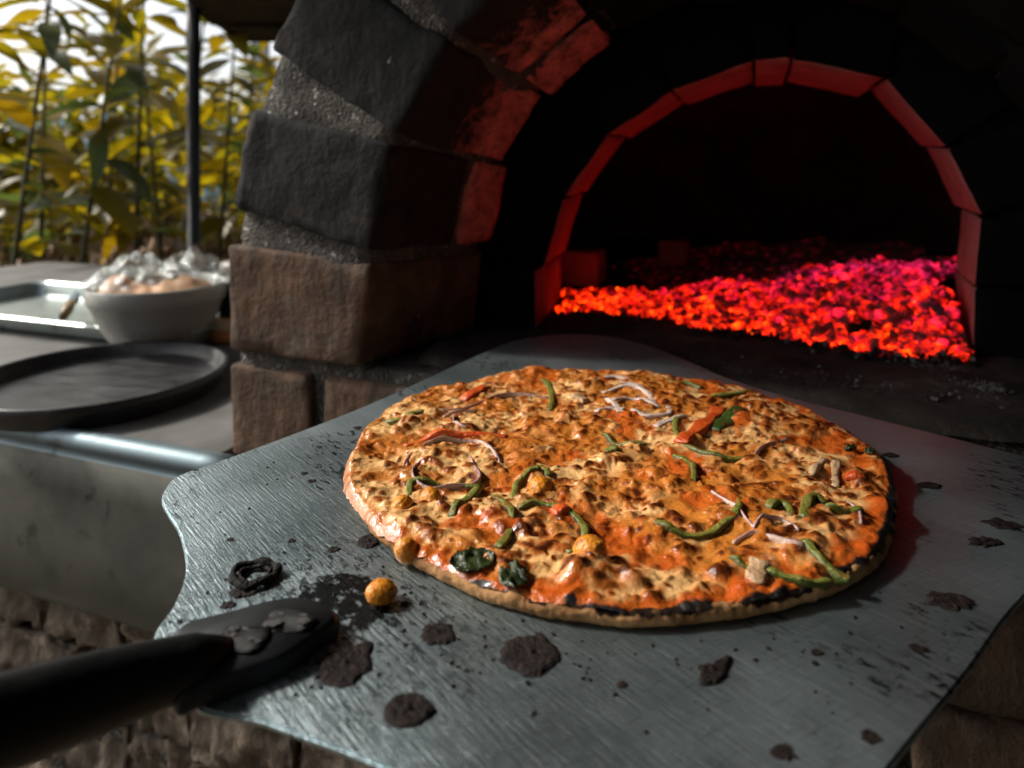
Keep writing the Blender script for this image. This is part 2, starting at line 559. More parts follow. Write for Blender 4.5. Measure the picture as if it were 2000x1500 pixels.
for side in (-1, 1):
    def fm(a, b, c, side=side):
        u = -0.129 + (0.010+0.36*b*W1*max(0, min(1, (c-0.43)*6)) - -0.129 - 0.004)*a
        u = u if side < 0 else 2*UC-u
        return OV(u, (0.0045 if c > 0.52 else 0.009)+b*(W1-0.008), -0.262+c*(0.262+ZS+0.018))
    def fm2(a, b, c, side=side, fm=fm): return fm(a if side < 0 else a, b, c)
    V, Fc = brick_geo(fm, (0.14, W1, 0.19), 0.003, 0.0022, 60, 77+side, 0.006)
    if side > 0: Fc = [f[::-1] for f in Fc]
    obj('mortar', V, Fc, MT['mortar'], oven)
# mortar bed behind course A along the mouth
V, Fc = brick_geo(lambda a, b, c: OV(0.0+a*(2*UC), 0.009+b*0.11, -0.262+c*0.092), (2*UC, 0.11, 0.092), 0.004, 0.0022, 60, 91, 0.008)
obj('mortar', V, Fc, MT['mortar'], oven)

# hearth floor
V = []; Fc = []
nu, nw = 110, 150
for j in range(nw+1):
    w_b = 0.028 + (1.16-0.028)*j/nw
    for i in range(nu+1):
        u = -0.22 + (2*UC+0.44)*i/nu
        w = w_b
        if w < 0.32: u = UC + (u-UC)*0.50
        if u > 0.06: w -= 0.030*max(0, 1-(w-0.028)/0.1)*min(1, (u-0.06)/0.04)
        h = 0.0022*noise.fractal(Vector((u*30, w*30, 0)), 1.0, 2.0, 5) + 0.002*noise.noise(Vector((u*9, w*9, 4)))
        edge = 0.006*max(0, 1-(w_b-0.028)/0.012)
        V.append(OV(u, w, ZH+h-edge))
for j in range(nw):
    for i in range(nu):
        a = j*(nu+1)+i
        Fc.append((a, a+1, a+nu+2, a+nu+1))
obj('hearth', V, Fc, MT['hearth'], oven)

# inner arch of firebricks (joints read off the photograph, then built in the oven's frame)
JP = [(1062, 520), (1103, 388), (1188, 264), (1312, 178), (1472, 120), (1546, 117), (1728, 154), (1848, 290), (1914, 425), (1902, 560)]
IA = [Vector(px_ov(x, y, W2)) for x, y in JP]
IA = [Vector((IA[0].x-0.001, ZH-0.004))] + IA + [Vector((IA[-1].x, ZH-0.004))]
ic = Vector((UC, -0.08))
for i in range(len(IA)-1):
    A, B = IA[i], IA[i+1]
    t = (B-A).normalized(); nn = Vector((-t.y, t.x))
    if nn.dot((A+B)/2-ic) < 0: nn = -nn
    L = (B-A).length
    A2 = A + t*0.0012; B2 = B - t*0.0012
    sp = 0.05*max(0, nn.y) - 0.09*abs(nn.x)
    seed += 1
    w0 = W2 + RND.uniform(-0.004, 0.004)
    if i == 0: w0 -= 0.028
    def fm(a, b, c, A2=A2, B2=B2, nn=nn, w0=w0, sp=sp):
        p = A2 + (B2-A2)*a
        q = p + nn*(0.075*c)
        w = w0+(W3-w0)*b
        q = ic + (q-ic)*(1-sp*b)
        return OV(q.x, w, q.y)
    V, Fc = brick_geo(fm, (L, W3-w0, 0.075), 0.002, 0.0012, 36, 500+seed, 0.012)
    o = obj('brick', V, Fc, MT['fire_brick'], oven)
    o.data.materials.append(MT['soot'])      # the front of the inner ring is caked in soot
    for p in o.data.polygons:
        q = Vector(p.center)+oven.location-Vector((P0.x, P0.y, 0))
        q2 = Vector((q.dot(E), q.z-ZC)); bb = (q.dot(NN)-w0)/(W3-w0)
        q2 = ic+(q2-ic)/(1-sp*bb)
        if q.dot(NN) < w0+0.0012 or (q2-A2).dot(nn) > 0.003: p.material_index = 1
# soot-black wall round the inner arch
ring_in = []; ring_out = []
NR = 80
poly = IA
plen = [0]
for a, b in zip(poly, poly[1:]): plen.append(plen[-1]+(b-a).length)
for k in range(NR+1):
    s = plen[-1]*k/NR
    j = 0
    while j < len(plen)-2 and plen[j+1] < s: j += 1
    p = poly[j].lerp(poly[j+1], (s-plen[j])/(plen[j+1]-plen[j]))
    d = (p-ic).normalized()
    pin = p + d*0.016
    if k == 0 or k == NR: pin.y = ZH-0.02
    ang = math.atan2(d.y, d.x)
    po = ic + Vector((math.cos(ang), math.sin(ang)))*0.455
    if po.y < ZH: po = Vector((UC + math.copysign(0.455, d.x), ZH-0.02))
    ring_in.append(pin); ring_out.append(po)
V = []; Fc = []
for k in range(NR+1):
    for s in range(9):
        q = ring_in[k].lerp(ring_out[k], s/8)
        V.append(OV(q.x, W2+0.006+0.003*noise.noise(Vector((q.x*30, q.y*30, 2))), q.y))
for k in range(NR):
    for s in range(8):
        a = k*9+s
        Fc.append((a, a+1, a+10, a+9))
obj('inner_wall', V, Fc, MT['soot'], oven)
# shell that closes the flue gap between the two arches
V = []; Fc = []
sh = []
for z in linspace(-0.27, ZS, 6)[:-1]: sh.append((UC-0.425, z))
for t in linspace(0, math.pi, 60): sh.append((UC-0.425*math.cos(t), ZS+0.425*math.sin(t)))
for z in linspace(ZS, -0.27, 6)[1:]: sh.append((UC+0.425, z))
for (u, z) in sh:
    for w in (0.115, 0.15, 0.2, 0.26, 0.33, 0.42): V.append(OV(u, w, z))
for i in range(len(sh)-1):
    for j in range(5): Fc.append((i*6+j, (i+1)*6+j, (i+1)*6+j+1, i*6+j+1))
obj('vestibule_shell', V, Fc, MT['soot'], oven)
# dome
def dome(rad, hgt, name, mt, flip):
    V = []; Fc = []
    nA, nB = 72, 18
    wc = W3+0.36
    for b in range(nB+1):
        ph = math.pi/2*b/nB
        for a in range(nA):
            al = 2*math.pi*a/nA
            V.append((UC+rad*math.cos(ph)*math.cos(al), wc+rad*math.cos(ph)*math.sin(al), ZH-0.01+hgt*math.sin(ph)))
    for b in range(nB):
        for a in range(nA):
            q = [b*nA+a, b*nA+(a+1) % nA, (b+1)*nA+(a+1) % nA, (b+1)*nA+a]
            if min(V[i][1] for i in q) < W3-0.02: continue
            Fc.append(q[::-1] if flip else q)
    return obj(name, [OV(*v) for v in V], Fc, mt, oven)
MT['dome_glow_soot'] = simple('dome_glow_soot', (0.17, 0.09, 0.10), 0.95, var=0.5, scale=10, bump=0.6, bdist=0.004, spec=0.1)  # soot lifted and tinted maroon, ember glow put into its colour
dome(0.50, 0.43, 'dome_lining', MT['dome_glow_soot'], True)
dome(0.57, 0.50, 'dome', MT['plaster'], False)

# rough stone base below the counter and the hearth
MT['rubble'] = mat_brick('rubble', (0.08, 0.062, 0.046), (0.24, 0.19, 0.14), (0.34, 0.27, 0.20), 0.8, (0.025, 0.02, 0.015), 0.75, 1.0)
def base_stone(u0, u1, z0, z1, w0, seed, mt='rubble', amp=0.0085, r=0.004, fr=60):
    V, Fc = brick_geo(lambda a, b, c: OV(u0+(u1-u0)*a, w0+b*0.12, z0+(z1-z0)*c), (u1-u0, 0.12, z1-z0), r, amp, fr, seed, 0.006)
    return obj('stone' if mt == 'rubble' else 'brick', V, Fc, MT[mt], oven)
rr = random.Random(5)
zz = -0.268; row = 0
while zz > -1.12:
    hgt = rr.uniform(0.055, 0.085) if zz > -0.75 else 0.12
    u = -0.60 - rr.uniform(0, 0.05)
    while u < 0.12:
        L = rr.uniform(0.08, 0.15) if zz > -0.75 else rr.uniform(0.18, 0.25)
        if zz > -0.75:
            base_stone(u, min(u+L, 0.19), zz-hgt, zz, 0.012+rr.uniform(-0.012, 0.008), 900+row*40+int(u*100))
        else:
            V, Fc = brick_geo(lambda a, b, c: OV(u+L*a, 0.015+b*0.12, zz-hgt+hgt*c), (L, 0.12, hgt), 0.012, 0.006, 26, row*31+int(u*90), 0.04)
            obj('stone', V, Fc, MT['rubble'], oven)
        u += L+0.003
    u = 0.205
    while u < 0.72:
        L = rr.uniform(0.15, 0.2)
        V, Fc = brick_geo(lambda a, b, c: OV(u+L*a, 0.006+b*0.12, zz-hgt+hgt*c), (L, 0.12, hgt), 0.005, 0.0025, 30, row*37+int(u*90), 0.016)
        obj('brick', V, Fc, MT['shaded_brick'], oven)
        u += L+0.011
    zz -= hgt+0.006; row += 1
V, Fc = brick_geo(lambda a, b, c: OV(-0.62+a*1.36, 0.022+b*0.10, -1.15+c*0.884), (1.36, 0.10, 0.884), 0.005, 0.004, 40, 63, 0.02)
obj('mortar', V, Fc, MT['mortar'], oven)
# body of the base under hearth and dome
V, Fc = brick_geo(lambda a, b, c: OV(-0.12+a*0.86, 0.131+b*1.1, -1.15+c*0.97), (0.86, 1.1, 0.97), 0.01, 0.003, 10, 64, 0.08)
obj('base_body', V, Fc, MT['plaster'], oven)

# ------------------------------------------------------------------ fire
def mat_ember(name, hot, mid, cold, strength, lo=0.36, hi=0.66):
    m = M(name)
    co = m.n('NewGeometry').outputs['Position']
    a = m.noise(co, 85, 3, 0.6, 0.3)
    oi = m.n('ObjectInfo')
    b = m.math('ADD', a, m.math('MULTIPLY', m.math('SUBTRACT', oi.outputs['Random'], 0.5), 0.22))
    fac = m.ramp(b, [(lo, 0.0), (hi, 1.0)])
    em = m.ramp(fac, [(0.0, cold), (0.6, mid), (1.0, hot)])
    st = m.math('MULTIPLY', m.ramp(fac, [(0.0, 0.03), (0.5, 0.38), (1.0, 1.0)]), strength)
    m.bsdf(Base_Color=(0.03, 0.025, 0.025), Roughness=0.95, Emission_Color=em, Emission_Strength=st,
           Normal=m.bump(m.noise(co, 300, 2), 0.8, 0.003))
    return m.m
EM = [mat_ember('ember_orange', (1.0, 0.075, 0.002), (1.0, 0.020, 0.001), (0.5, 0.006, 0.002), 3.2, 0.42, 0.71),
      mat_ember('ember_red', (1.0, 0.030, 0.003), (1.0, 0.010, 0.004), (0.4, 0.003, 0.004), 2.4, 0.44, 0.73),
      mat_ember('ember_crimson', (1.0, 0.016, 0.035), (0.9, 0.007, 0.035), (0.3, 0.002, 0.02), 1.9, 0.42, 0.73),
      mat_ember('ember_magenta', (0.9, 0.020, 0.11), (0.7, 0.010, 0.085), (0.2, 0.003, 0.03), 1.3, 0.42, 0.72)]
FRONT = [(1062, 608), (1150, 610), (1270, 618), (1360, 638), (1450, 648), (1580, 672), (1690, 690), (1800, 700), (1905, 708), (2100, 760)]
FR = [px(x, y, ZH) for x, y in FRONT]
def front_d(x):
    for a, b in zip(FR, FR[1:]):
        if a.x <= x <= b.x: return a.y+(b.y-a.y)*(x-a.x)/(b.x-a.x)
    return FR[0].y if x < FR[0].x else FR[-1].y
def heap(x, y):
    """height of the ember heap above the hearth"""
    f = y-front_d(x)
    if f < -0.01: return 0
    t = min(1, max(0, f+0.01)/0.16)
    top = 0.003 + 0.052*min(1, max(0, (x-0.18)/0.22))
    return top*math.sin(t*math.pi/2)*(0.85+0.3*noise.noise(Vector((x*18, y*18, 3))))
lo_c = OV(UC, W3+0.36, 0)
bed = empty('ember_bed', (0.3, 0.8, ZC+ZH), 'heap of glowing red and magenta embers spread across the oven floor', 'embers')
# six ember shapes
def lump(seed, sub=2, amp=0.35, elong=(1.35, 0.85, 0.75)):
    bm = bmesh.new()
    bmesh.ops.create_icosphere(bm, subdivisions=sub, radius=1.0)
    o = Vector((seed*3.7, seed*1.3, seed*7.1))
    for v in bm.verts:
        k = 1+amp*noise.noise(v.co*1.3+o)+amp*0.6*noise.noise(v.co*3.1+o)
        # cubic, broken-charcoal look
        c = v.co.copy(); mx = max(abs(c.x), abs(c.y), abs(c.z)); c = c.lerp(c/mx*0.9, 0.55)
        v.co = Vector((c.x*elong[0], c.y*elong[1], c.z*elong[2]))*k
    me = bpy.data.meshes.new('ember'); bm.to_mesh(me); bm.free()
    return me
shapes = []
for c in range(4):
    row_ = []
    for s in range(5):
        me = lump(s+1, 2, 0.32, (RND.uniform(1.1, 1.8), RND.uniform(0.7, 1.0), RND.uniform(0.6, 0.9)))
        me.materials.append(EM[c]); row_.append(me)
    shapes.append(row_)
def ember_class(x, y, rn):
    s = (x-0.20)/0.22 + (y-front_d(x)-0.06)/0.11
    s += rn.gauss(0, 0.35)
    if s < 0.2: return 0 if rn.random() < 0.6 else 1
    if s < 0.8: return 1 if rn.random() < 0.65 else (0 if rn.random() < 0.5 else 2)
    if s < 1.6: return 2 if rn.random() < 0.65 else 1
    return 3 if rn.random() < 0.7 else 2
re_ = random.Random(21)
cnt = 0; tries = 0
placed = []
while cnt < 290 and tries < 20000:
    tries += 1
    x = re_.uniform(0.025, 0.56)
    f = front_d(x)
    y = f + re_.random()**1.3*min(0.28, 0.08+0.10*max(0, x-0.05)/0.2)
    if (Vector((x, y, 0))-Vector((lo_c.x, lo_c.y, 0))).length > 0.47: 
        if (Vector((x, y, 0))-P0).dot(NN) > W3 - 0.01: continue
    wv = (Vector((x, y, 0))-P0).dot(NN)
    if wv < 0.150: continue
    uu = (Vector((x, y, 0))-P0).dot(E)
    if wv < W3+0.01 and (uu > IA[-1].x-0.012 or uu < IA[0].x+0.003): continue
    if x < 0.20 and re_.random() < 0.6: continue
    sz = re_.uniform(0.0034, 0.0080)
    if x < 0.2: sz *= 0.8
    if any((x-a)**2+(y-b)**2 < (0.75*(sz+c))**2 for a, b, c in placed): continue
    placed.append((x, y, sz))
    o = bpy.data.objects.new('ember', shapes[ember_class(x, y, re_)][re_.randrange(5)])
    COL.objects.link(o); o.parent = bed
    o.location = Vector((x, y, ZC+ZH+heap(x, y)+sz*re_.uniform(0.3, 0.9))) - bed.location
    o.rotation_euler = (re_.uniform(-0.7, 0.7), re_.uniform(-0.7, 0.7), re_.uniform(0, 6.28))
    o.scale = (sz, sz, sz)
    cnt += 1
# small embers between and behind, one mass
def embers_mass():
    bm = bmesh.new()
    fine = []
    for c in range(4):
        fine.append([])
    base = lump(9, 1, 0.4, (1.4, 0.9, 0.7))
    bv = [v.co.copy() for v in base.vertices]; bf = [tuple(p.vertices) for p in base.polygons]
    V = []; Fc = []; MI = []
    n = 0
    while n < 3200:
        x = re_.uniform(0.03, 0.58); f = front_d(x)
        y = f + re_.uniform(-0.006, min(0.30, 0.09+0.10*max(0, x-0.05)/0.2))
        wv = (Vector((x, y, 0))-P0).dot(NN); uu = (Vector((x, y, 0))-P0).dot(E)
        if wv < 0.148: continue
        if wv < W3+0.01 and (uu > IA[-1].x-0.008 or uu < IA[0].x+0.002): continue
        if x < 0.20 and re_.random() < 0.72: continue
        s = re_.uniform(0.0025, 0.0055)
        R = Euler((re_.uniform(-1, 1), re_.uniform(-1, 1), re_.uniform(0, 6.28))).to_matrix()
        o = Vector((x, y, ZC+ZH+heap(x, y)+s*0.4))
        b = len(V)
        for v in bv: V.append(o+R@(v*s))
        c = min(3, ember_class(x, y, re_))
        for q in bf: Fc.append(tuple(b+i for i in q)); MI.append(c)
        n += 1
    o = obj('small_embers', V, Fc, None, bed, smooth=False)
    for m_ in EM: o.data.materials.append(m_)
    o.data.polygons.foreach_set('material_index', MI)
    tag(o, kind='stuff')
embers_mass()
# heap under the embers: ash and dark coal
V = []; Fc = []
nx_, ny_ = 90, 80
for j in range(ny_+1):
    wv = 0.145+0.54*j/ny_
    for i in range(nx_+1):
        t = i/nx_
        ua, ub = IA[0].x+0.004, IA[-1].x-0.006
        g = min(1, max(0, (wv-W3)/0.03))
        uu = (ua-0.03*g) + (ub-ua+0.08*g)*t
        q = P0 + E*uu + NN*wv
        f = q.y-front_d(q.x)
        V.append((q.x, q.y, ZC+ZH-0.004+heap(q.x, q.y)+0.003*noise.noise(Vector((q.x*60, q.y*60, 0))) - (0.012 if f < -0.012 else 0)))
for j in range(ny_):
    for i in range(nx_):
        a = j*(nx_+1)+i
        Fc.append((a, a+1, a+nx_+2, a+nx_+1))
MT['bed_ash'] = mat_ember('bed_ash', (1.0, 0.02, 0.01), (0.5, 0.006, 0.012), (0.1, 0.001, 0.004), 0.4, 0.45, 0.75)
obj('ash_heap', V, Fc, MT['bed_ash'], bed)
# unlit charcoal crumbs and ash along the front of the bed
V = []; Fc = []; MI = []
base = lump(5, 1, 0.4, (1.3, 0.9, 0.7)); bv = [v.co.copy() for v in base.vertices]; bf = [tuple(p.vertices) for p in base.polygons]
n = 0
while n < 420:
    x = re_.uniform(0.03, 0.40); y = front_d(x)+re_.gauss(-0.004, 0.012)
    q = Vector((x, y, 0))-P0
    if q.dot(NN) < 0.14 or q.dot(E) > IA[-1].x-0.004 or q.dot(E) < IA[0].x: continue
    s_ = re_.uniform(0.001, 0.0042)*(0.6 if x < 0.2 else 1)
    R = Euler((re_.uniform(-1, 1), re_.uniform(-1, 1), re_.uniform(0, 6.28))).to_matrix()
    o_ = Vector((x, y, ZC+ZH+heap(x, y)+s_*0.5)); b = len(V)
    for v in bv: V.append(o_+R@(v*s_))
    mi_ = 1 if re_.random() < 0.3 else 0
    for f in bf: Fc.append(tuple(b+i for i in f)); MI.append(mi_)
    n += 1
o = obj('charcoal_crumbs', V, Fc, MT['charcoal'], bed, smooth=False)
o.data.materials.append(MT['ash']); o.data.polygons.foreach_set('material_index', MI)
tag(o, kind='stuff')
# dark charcoal lump in front of the embers
cl = px(1697, 678, ZH)
me = lump(17, 3, 0.3, (1.2, 0.9, 0.95)); me.name = 'charcoal_lump'; me.materials.append(MT['charcoal'])
me.polygons.foreach_set('use_smooth', [True]*len(me.polygons))
o = link('charcoal_lump', me); o.location = cl + Vector((0, 0.01, 0.008)); o.scale = (0.0145,)*3
tag(o, 'dark unlit charcoal lump in front of the glowing embers', 'charcoal')
# pale ash scattered on the hearth before the embers
ra = random.Random(8)
V = []; Fc = []
base = lump(5, 1, 0.4, (1.2, 1.0, 0.5)); bv = [v.co.copy() for v in base.vertices]; bf = [tuple(p.vertices) for p in base.polygons]
for k in range(1300):
    t = ra.random()
    cx = 1700+250*t; cy = 668+ 92*t + ra.gauss(0, 7)
    if ra.random() < 0.07: cx = ra.uniform(1330, 1960); cy = 690+(cx-1330)*0.13+ra.uniform(-10, 30)
    p = px(cx+ra.gauss(0, 14), cy, ZH)
    q = p-Vector((P0.x, P0.y, p.z))
    s = ra.uniform(0.0005, 0.0016)
    b = len(V)
    R = Euler((ra.uniform(-1, 1), ra.uniform(-1, 1), ra.uniform(0, 6.28))).to_matrix()
    for v in bv: V.append(p+Vector((0, 0, s*0.3))+R@(v*s))
    for f in bf: Fc.append(tuple(b+i for i in f))
tag(obj('ash', V, Fc, MT['ash'], smooth=False), 'pale grey ash flakes scattered along the right of the hearth', 'ash', kind='stuff')
# loose firebricks standing inside
for (x0, x1, ytop, d, lab) in ((1085, 1166, 492, 0.93, 'red-lit firebrick standing at the left end of the ember bed'),
                               (1285, 1342, 472, 1.05, 'dim dark red firebrick standing behind the left embers')):
    p = pxd((x0+x1)/2, ytop, d); wd = (x1-x0)/F*d
    hz = p.z-(ZC+ZH)
    V, Fc = brick_geo(lambda a, b, c: p + E*((a-0.5)*wd) + NN*(b*0.06) + Vector((0, 0, (c-1)*hz)), (wd, 0.06, hz), 0.003, 0.0012, 30, int(x0), 0.015)
    tag(obj('firebrick', V, Fc, MT['fire_brick'], origin=(p.x, p.y, ZC+ZH)), lab, 'brick', 'firebricks inside the oven')

# ------------------------------------------------------------------ counter on the left
CTOP = -0.258
MT['stone_top'] = simple('stone_top', (0.105, 0.105, 0.10), 0.75, var=0.35, scale=14, bump=0.35)
def mat_steel(name, col, rough, streak=(1, 18, 1), grime=0.5, rot=0.0):
    m = M(name)
    co = m.coord(); cs = m.coord(scale=streak, rot=(0, 0, rot))
    s = m.noise(cs, 30, 6, 0.7)
    g = m.noise(co, 12, 8, 0.65)
    base = m.mix(m.math('MULTIPLY', m.ramp(g, [(0.45, 0.0), (0.72, 1.0)]), grime), col, tuple(c*0.45 for c in col))
    spots = m.ramp(m.noise(co, 26, 4, 0.6, 0.5), [(0.60, 0.0), (0.70, 1.0)])
    base = m.mix(m.math('MULTIPLY', spots, 0.8), base, (0.03, 0.028, 0.022))
    rg = m.math('ADD', rough, m.math('MULTIPLY', m.math('SUBTRACT', s, 0.5), 0.25))
    m.bsdf(Base_Color=base, Metallic=0.85, Roughness=rg, Normal=m.bump(s, 0.12, 0.001))
    return m.m
MT['apron_steel'] = mat_steel('apron_steel', (0.13, 0.133, 0.118), 0.68, (1, 1, 12), 0.75)
MT['bright_steel'] = mat_steel('bright_steel', (0.20, 0.26, 0.29), 0.60, (1, 10, 1), 0.25)
counter = empty('steel_edged_counter', OV(-0.45, 0.2, -1.15), 'stone-topped counter with a dull steel apron and bright rolled edge', 'counter')
WF = 0.469-C_FRONT
UL = -1.55
V, Fc = brick_geo(lambda a, b, c: OV(UL+(-0.138-UL)*a, WF+0.016+b*0.87, CTOP-0.03+c*0.03), (1.41, 0.86, 0.03), 0.003, 0.0006, 20, 12, 0.05)
obj('stone_top', V, Fc, MT['stone_top'], counter)
# apron with a rolled bead, swept along the edge
prof = []
for k in range(13):
    a = math.pi*(-0.5) + math.pi*1.25*k/12
    prof.append((WF+0.008-0.008*math.cos(a)*1.0, CTOP-0.004+0.008*math.sin(a)))
prof = [(WF+0.003, CTOP-0.162), (WF, CTOP-0.158), (WF+0.0015, CTOP-0.10), (WF+0.001, CTOP-0.05), (WF+0.002, CTOP-0.018)] + prof + [(WF+0.0165, CTOP+0.0012), (WF+0.020, CTOP+0.0008)]
us = linspace(UL, -0.105, 40)
V = []; Fc = []
for u in us:
    for (w, z) in prof:
        V.append(OV(u, w+0.0008*noise.noise(Vector((u*9, z*30, 0))), z))
n = len(prof)
for i in range(len(us)-1):
    for j in range(n-1): Fc.append((i*n+j, (i+1)*n+j, (i+1)*n+j+1, i*n+j+1))
o = obj('apron', V, Fc, MT['apron_steel'], counter)
o.data.materials.append(MT['bright_steel'])
for p in o.data.polygons:
    if p.center.z + counter.location.z > ZC+CTOP-0.016: p.material_index = 1  # lip takes the paler bluish steel, sky highlight put into its colour
sm = o.modifiers.new('thickness', 'SOLIDIFY'); sm.thickness = 0.0012; sm.offset = 1
for (u, w) in ((-1.5, 0.03), (-1.5, 0.78), (-0.66, 0.80)):
    V, Fc = brick_geo(lambda a, b, c: OV(u+a*0.05, w+b*0.05, -1.15+c*(1.15+CTOP-0.032)), (0.05, 0.05, 0.86), 0.004, 0.0005, 20, 3, 0.1)
    obj('leg', V, Fc, MT['dark_metal'], counter)

# black round pan
def mat_pan():
    m = M('black_pan')
    co = m.coord(); cs = m.coord(scale=(1, 3.5, 1), rot=(0, 0, 0.2))
    a = m.noise(cs, 16, 8, 0.7)
    base = m.ramp(a, [(0.3, (0.012, 0.012, 0.013)), (0.6, (0.03, 0.03, 0.032)), (0.75, (0.10, 0.096, 0.094))])  # pale streaks put the pan's sheen into its colour
    m.bsdf(Base_Color=base, Roughness=m.ramp(a, [(0.3, 0.30), (0.7, 0.55)]), Specular_IOR_Level=0.5, Normal=m.bump(m.noise(co, 70, 6, 0.7), 0.25, 0.001))
    return m.m
MT['pan'] = mat_pan()
pc = px(200, 766, CTOP)
pr = 0.130
V, Fc = lathe_geo((pc.x, pc.y, ZC+CTOP+0.001), [(0, 0.0), (pr-0.008, 0.0), (pr-0.002, 0.003), (pr+0.002, 0.016), (pr+0.004, 0.024), (pr+0.002, 0.0255), (pr-0.002, 0.024), (pr-0.006, 0.012), (pr-0.012, 0.0075), (pr-0.03, 0.007), (pr*0.5, 0.007), (0, 0.007)], 96)
tag(obj('round_pan', V, Fc, MT['pan'], origin=(pc.x, pc.y, ZC+CTOP)), 'shallow black round pan resting on the counter beside the brick pillar', 'pan')

# bowl with filling and crumpled plastic
MT['ceramic'] = simple('ceramic', (0.29, 0.285, 0.26), 0.35, var=0.08, scale=8, bump=0.05)
bc = px(288, 690, CTOP)
bc = Vector((bc.x, bc.y+0.03, bc.z))
BS = 0.93
prof = [(0, 0.004), (0.046, 0.002), (0.050, 0.0), (0.053, 0.004), (0.070, 0.020), (0.085, 0.045), (0.093, 0.066), (0.0965, 0.069), (0.0985, 0.078), (0.0995, 0.092), (0.0975, 0.0935), (0.095, 0.091), (0.0905, 0.070), (0.082, 0.045), (0.066, 0.022), (0.045, 0.010), (0, 0.009)]
V, Fc = lathe_geo((bc.x, bc.y, ZC+CTOP+0.001), [(r_*BS, z_) for r_, z_ in prof], 72)
tag(obj('bowl', V, Fc, MT['ceramic'], origin=(bc.x, bc.y, ZC+CTOP)), 'grey-white ceramic bowl on the counter, wrapped in clear plastic', 'bowl')
MT['filling'] = simple('filling', (0.62, 0.33, 0.17), 0.6, var=0.3, scale=60, bump=0.8, bdist=0.003)
V = []; Fc = []
nr_, na_ = 14, 48
for i in range(nr_+1):
    for k in range(na_):
        r = 0.0895*BS*i/nr_; a = 2*math.pi*k/na_
        x, y = r*math.cos(a), r*math.sin(a)
        h = 0.076 + 0.030*math.exp(-((x+0.055)**2+(y+0.01)**2)/0.0009) + 0.026*math.exp(-((x-0.035)**2+(y)**2)/0.0022) + 0.006*noise.noise(Vector((x*70, y*70, 0)))
        h = h*(1-max(0, (i/nr_-0.8))*0.6) 
        V.append((bc.x+x, bc.y+y, ZC+CTOP+h))
for i in range(nr_):
    for k in range(na_):
        a = i*na_+k; b = i*na_+(k+1) % na_
        Fc.append((a, b, b+na_, a+na_))
tag(obj('shredded_topping', V, Fc, MT['filling'], origin=(bc.x, bc.y, ZC+CTOP)), 'pale orange shredded topping heaped in the plastic-wrapped bowl', 'food')
mp = M('clear_plastic')
co = mp.coord()
lw = mp.n('LayerWeight', {'Blend': 0.35})
bmp = mp.bump(mp.noise(co, 70, 6, 0.65, 0.8), 1.0, 0.006)
gl = mp.n('BsdfGlossy', {'Color': (0.6, 0.66, 0.67), 'Roughness': 0.10, 'Normal': bmp})
tr = mp.n('BsdfTransparent', {'Color': (0.93, 0.95, 0.95)})
df = mp.n('BsdfTranslucent', {'Color': (0.7, 0.72, 0.72), 'Normal': bmp})
m1 = mp.n('MixShader', {0: 0.18}); mp.set(m1.inputs[1], gl.outputs[0]); mp.set(m1.inputs[2], df.outputs[0])
m2 = mp.n('MixShader', {0: mp.math('ADD', 0.06, mp.math('MULTIPLY', lw.outputs['Facing'], 0.32), True)})
mp.set(m2.inputs[1], tr.outputs[0]); mp.set(m2.inputs[2], m1.outputs[0]); mp.set(mp.out.inputs['Surface'], m2.outputs[0])
MT['plastic'] = mp.m
V = []; Fc = []
na_ = 120; rings = []
for i in range(34):
    t = i/33
    for k in range(na_):
        a = 2*math.pi*k/na_
        if t < 0.72:
            s = t/0.72
            r = 0.104*BS*s
            ridge = abs(noise.noise(Vector((math.cos(a)*2.2, math.sin(a)*2.2, s*3.0))))
            z = 0.100 + 0.022*(1-s**3)*(0.5+1.1*ridge) + 0.014*noise.noise(Vector((r*math.cos(a)*45, r*math.sin(a)*45, 7)))*(1-s**4)
            x, y = r*math.cos(a), r*math.sin(a)
            z += 0.020*math.exp(-((x-0.050)**2+(y-0.02)**2)/0.0012)+0.014*math.exp(-((x+0.045)**2+(y)**2)/0.0009)
        else:
            s = (t-0.72)/0.28
            r = 0.104*BS+0.004*noise.noise(Vector((math.cos(a)*6, math.sin(a)*6, s*2)))+0.003*math.sin(a*17+s*2)
            r -= 0.030*s
            if math.cos(a) < -0.3: r += 0.012*s*(0.6+0.6*noise.noise(Vector((a*5, s*3, 1))))
            z = 0.099-0.055*s*(0.75+0.6*noise.noise(Vector((a*2.5, 3, 3)))) 
        V.append((bc.x+r*math.cos(a), bc.y+r*math.sin(a), ZC+CTOP+z))
for i in range(33):
    for k in range(na_):
        a = i*na_+k; b = i*na_+(k+1) % na_
        Fc.append((a, b, b+na_, a+na_))
tag(obj('plastic_wrap', V, Fc, MT['plastic'], origin=(bc.x, bc.y, ZC+CTOP)), 'crumpled clear plastic wrap bunched over the grey-white bowl', 'plastic wrap')

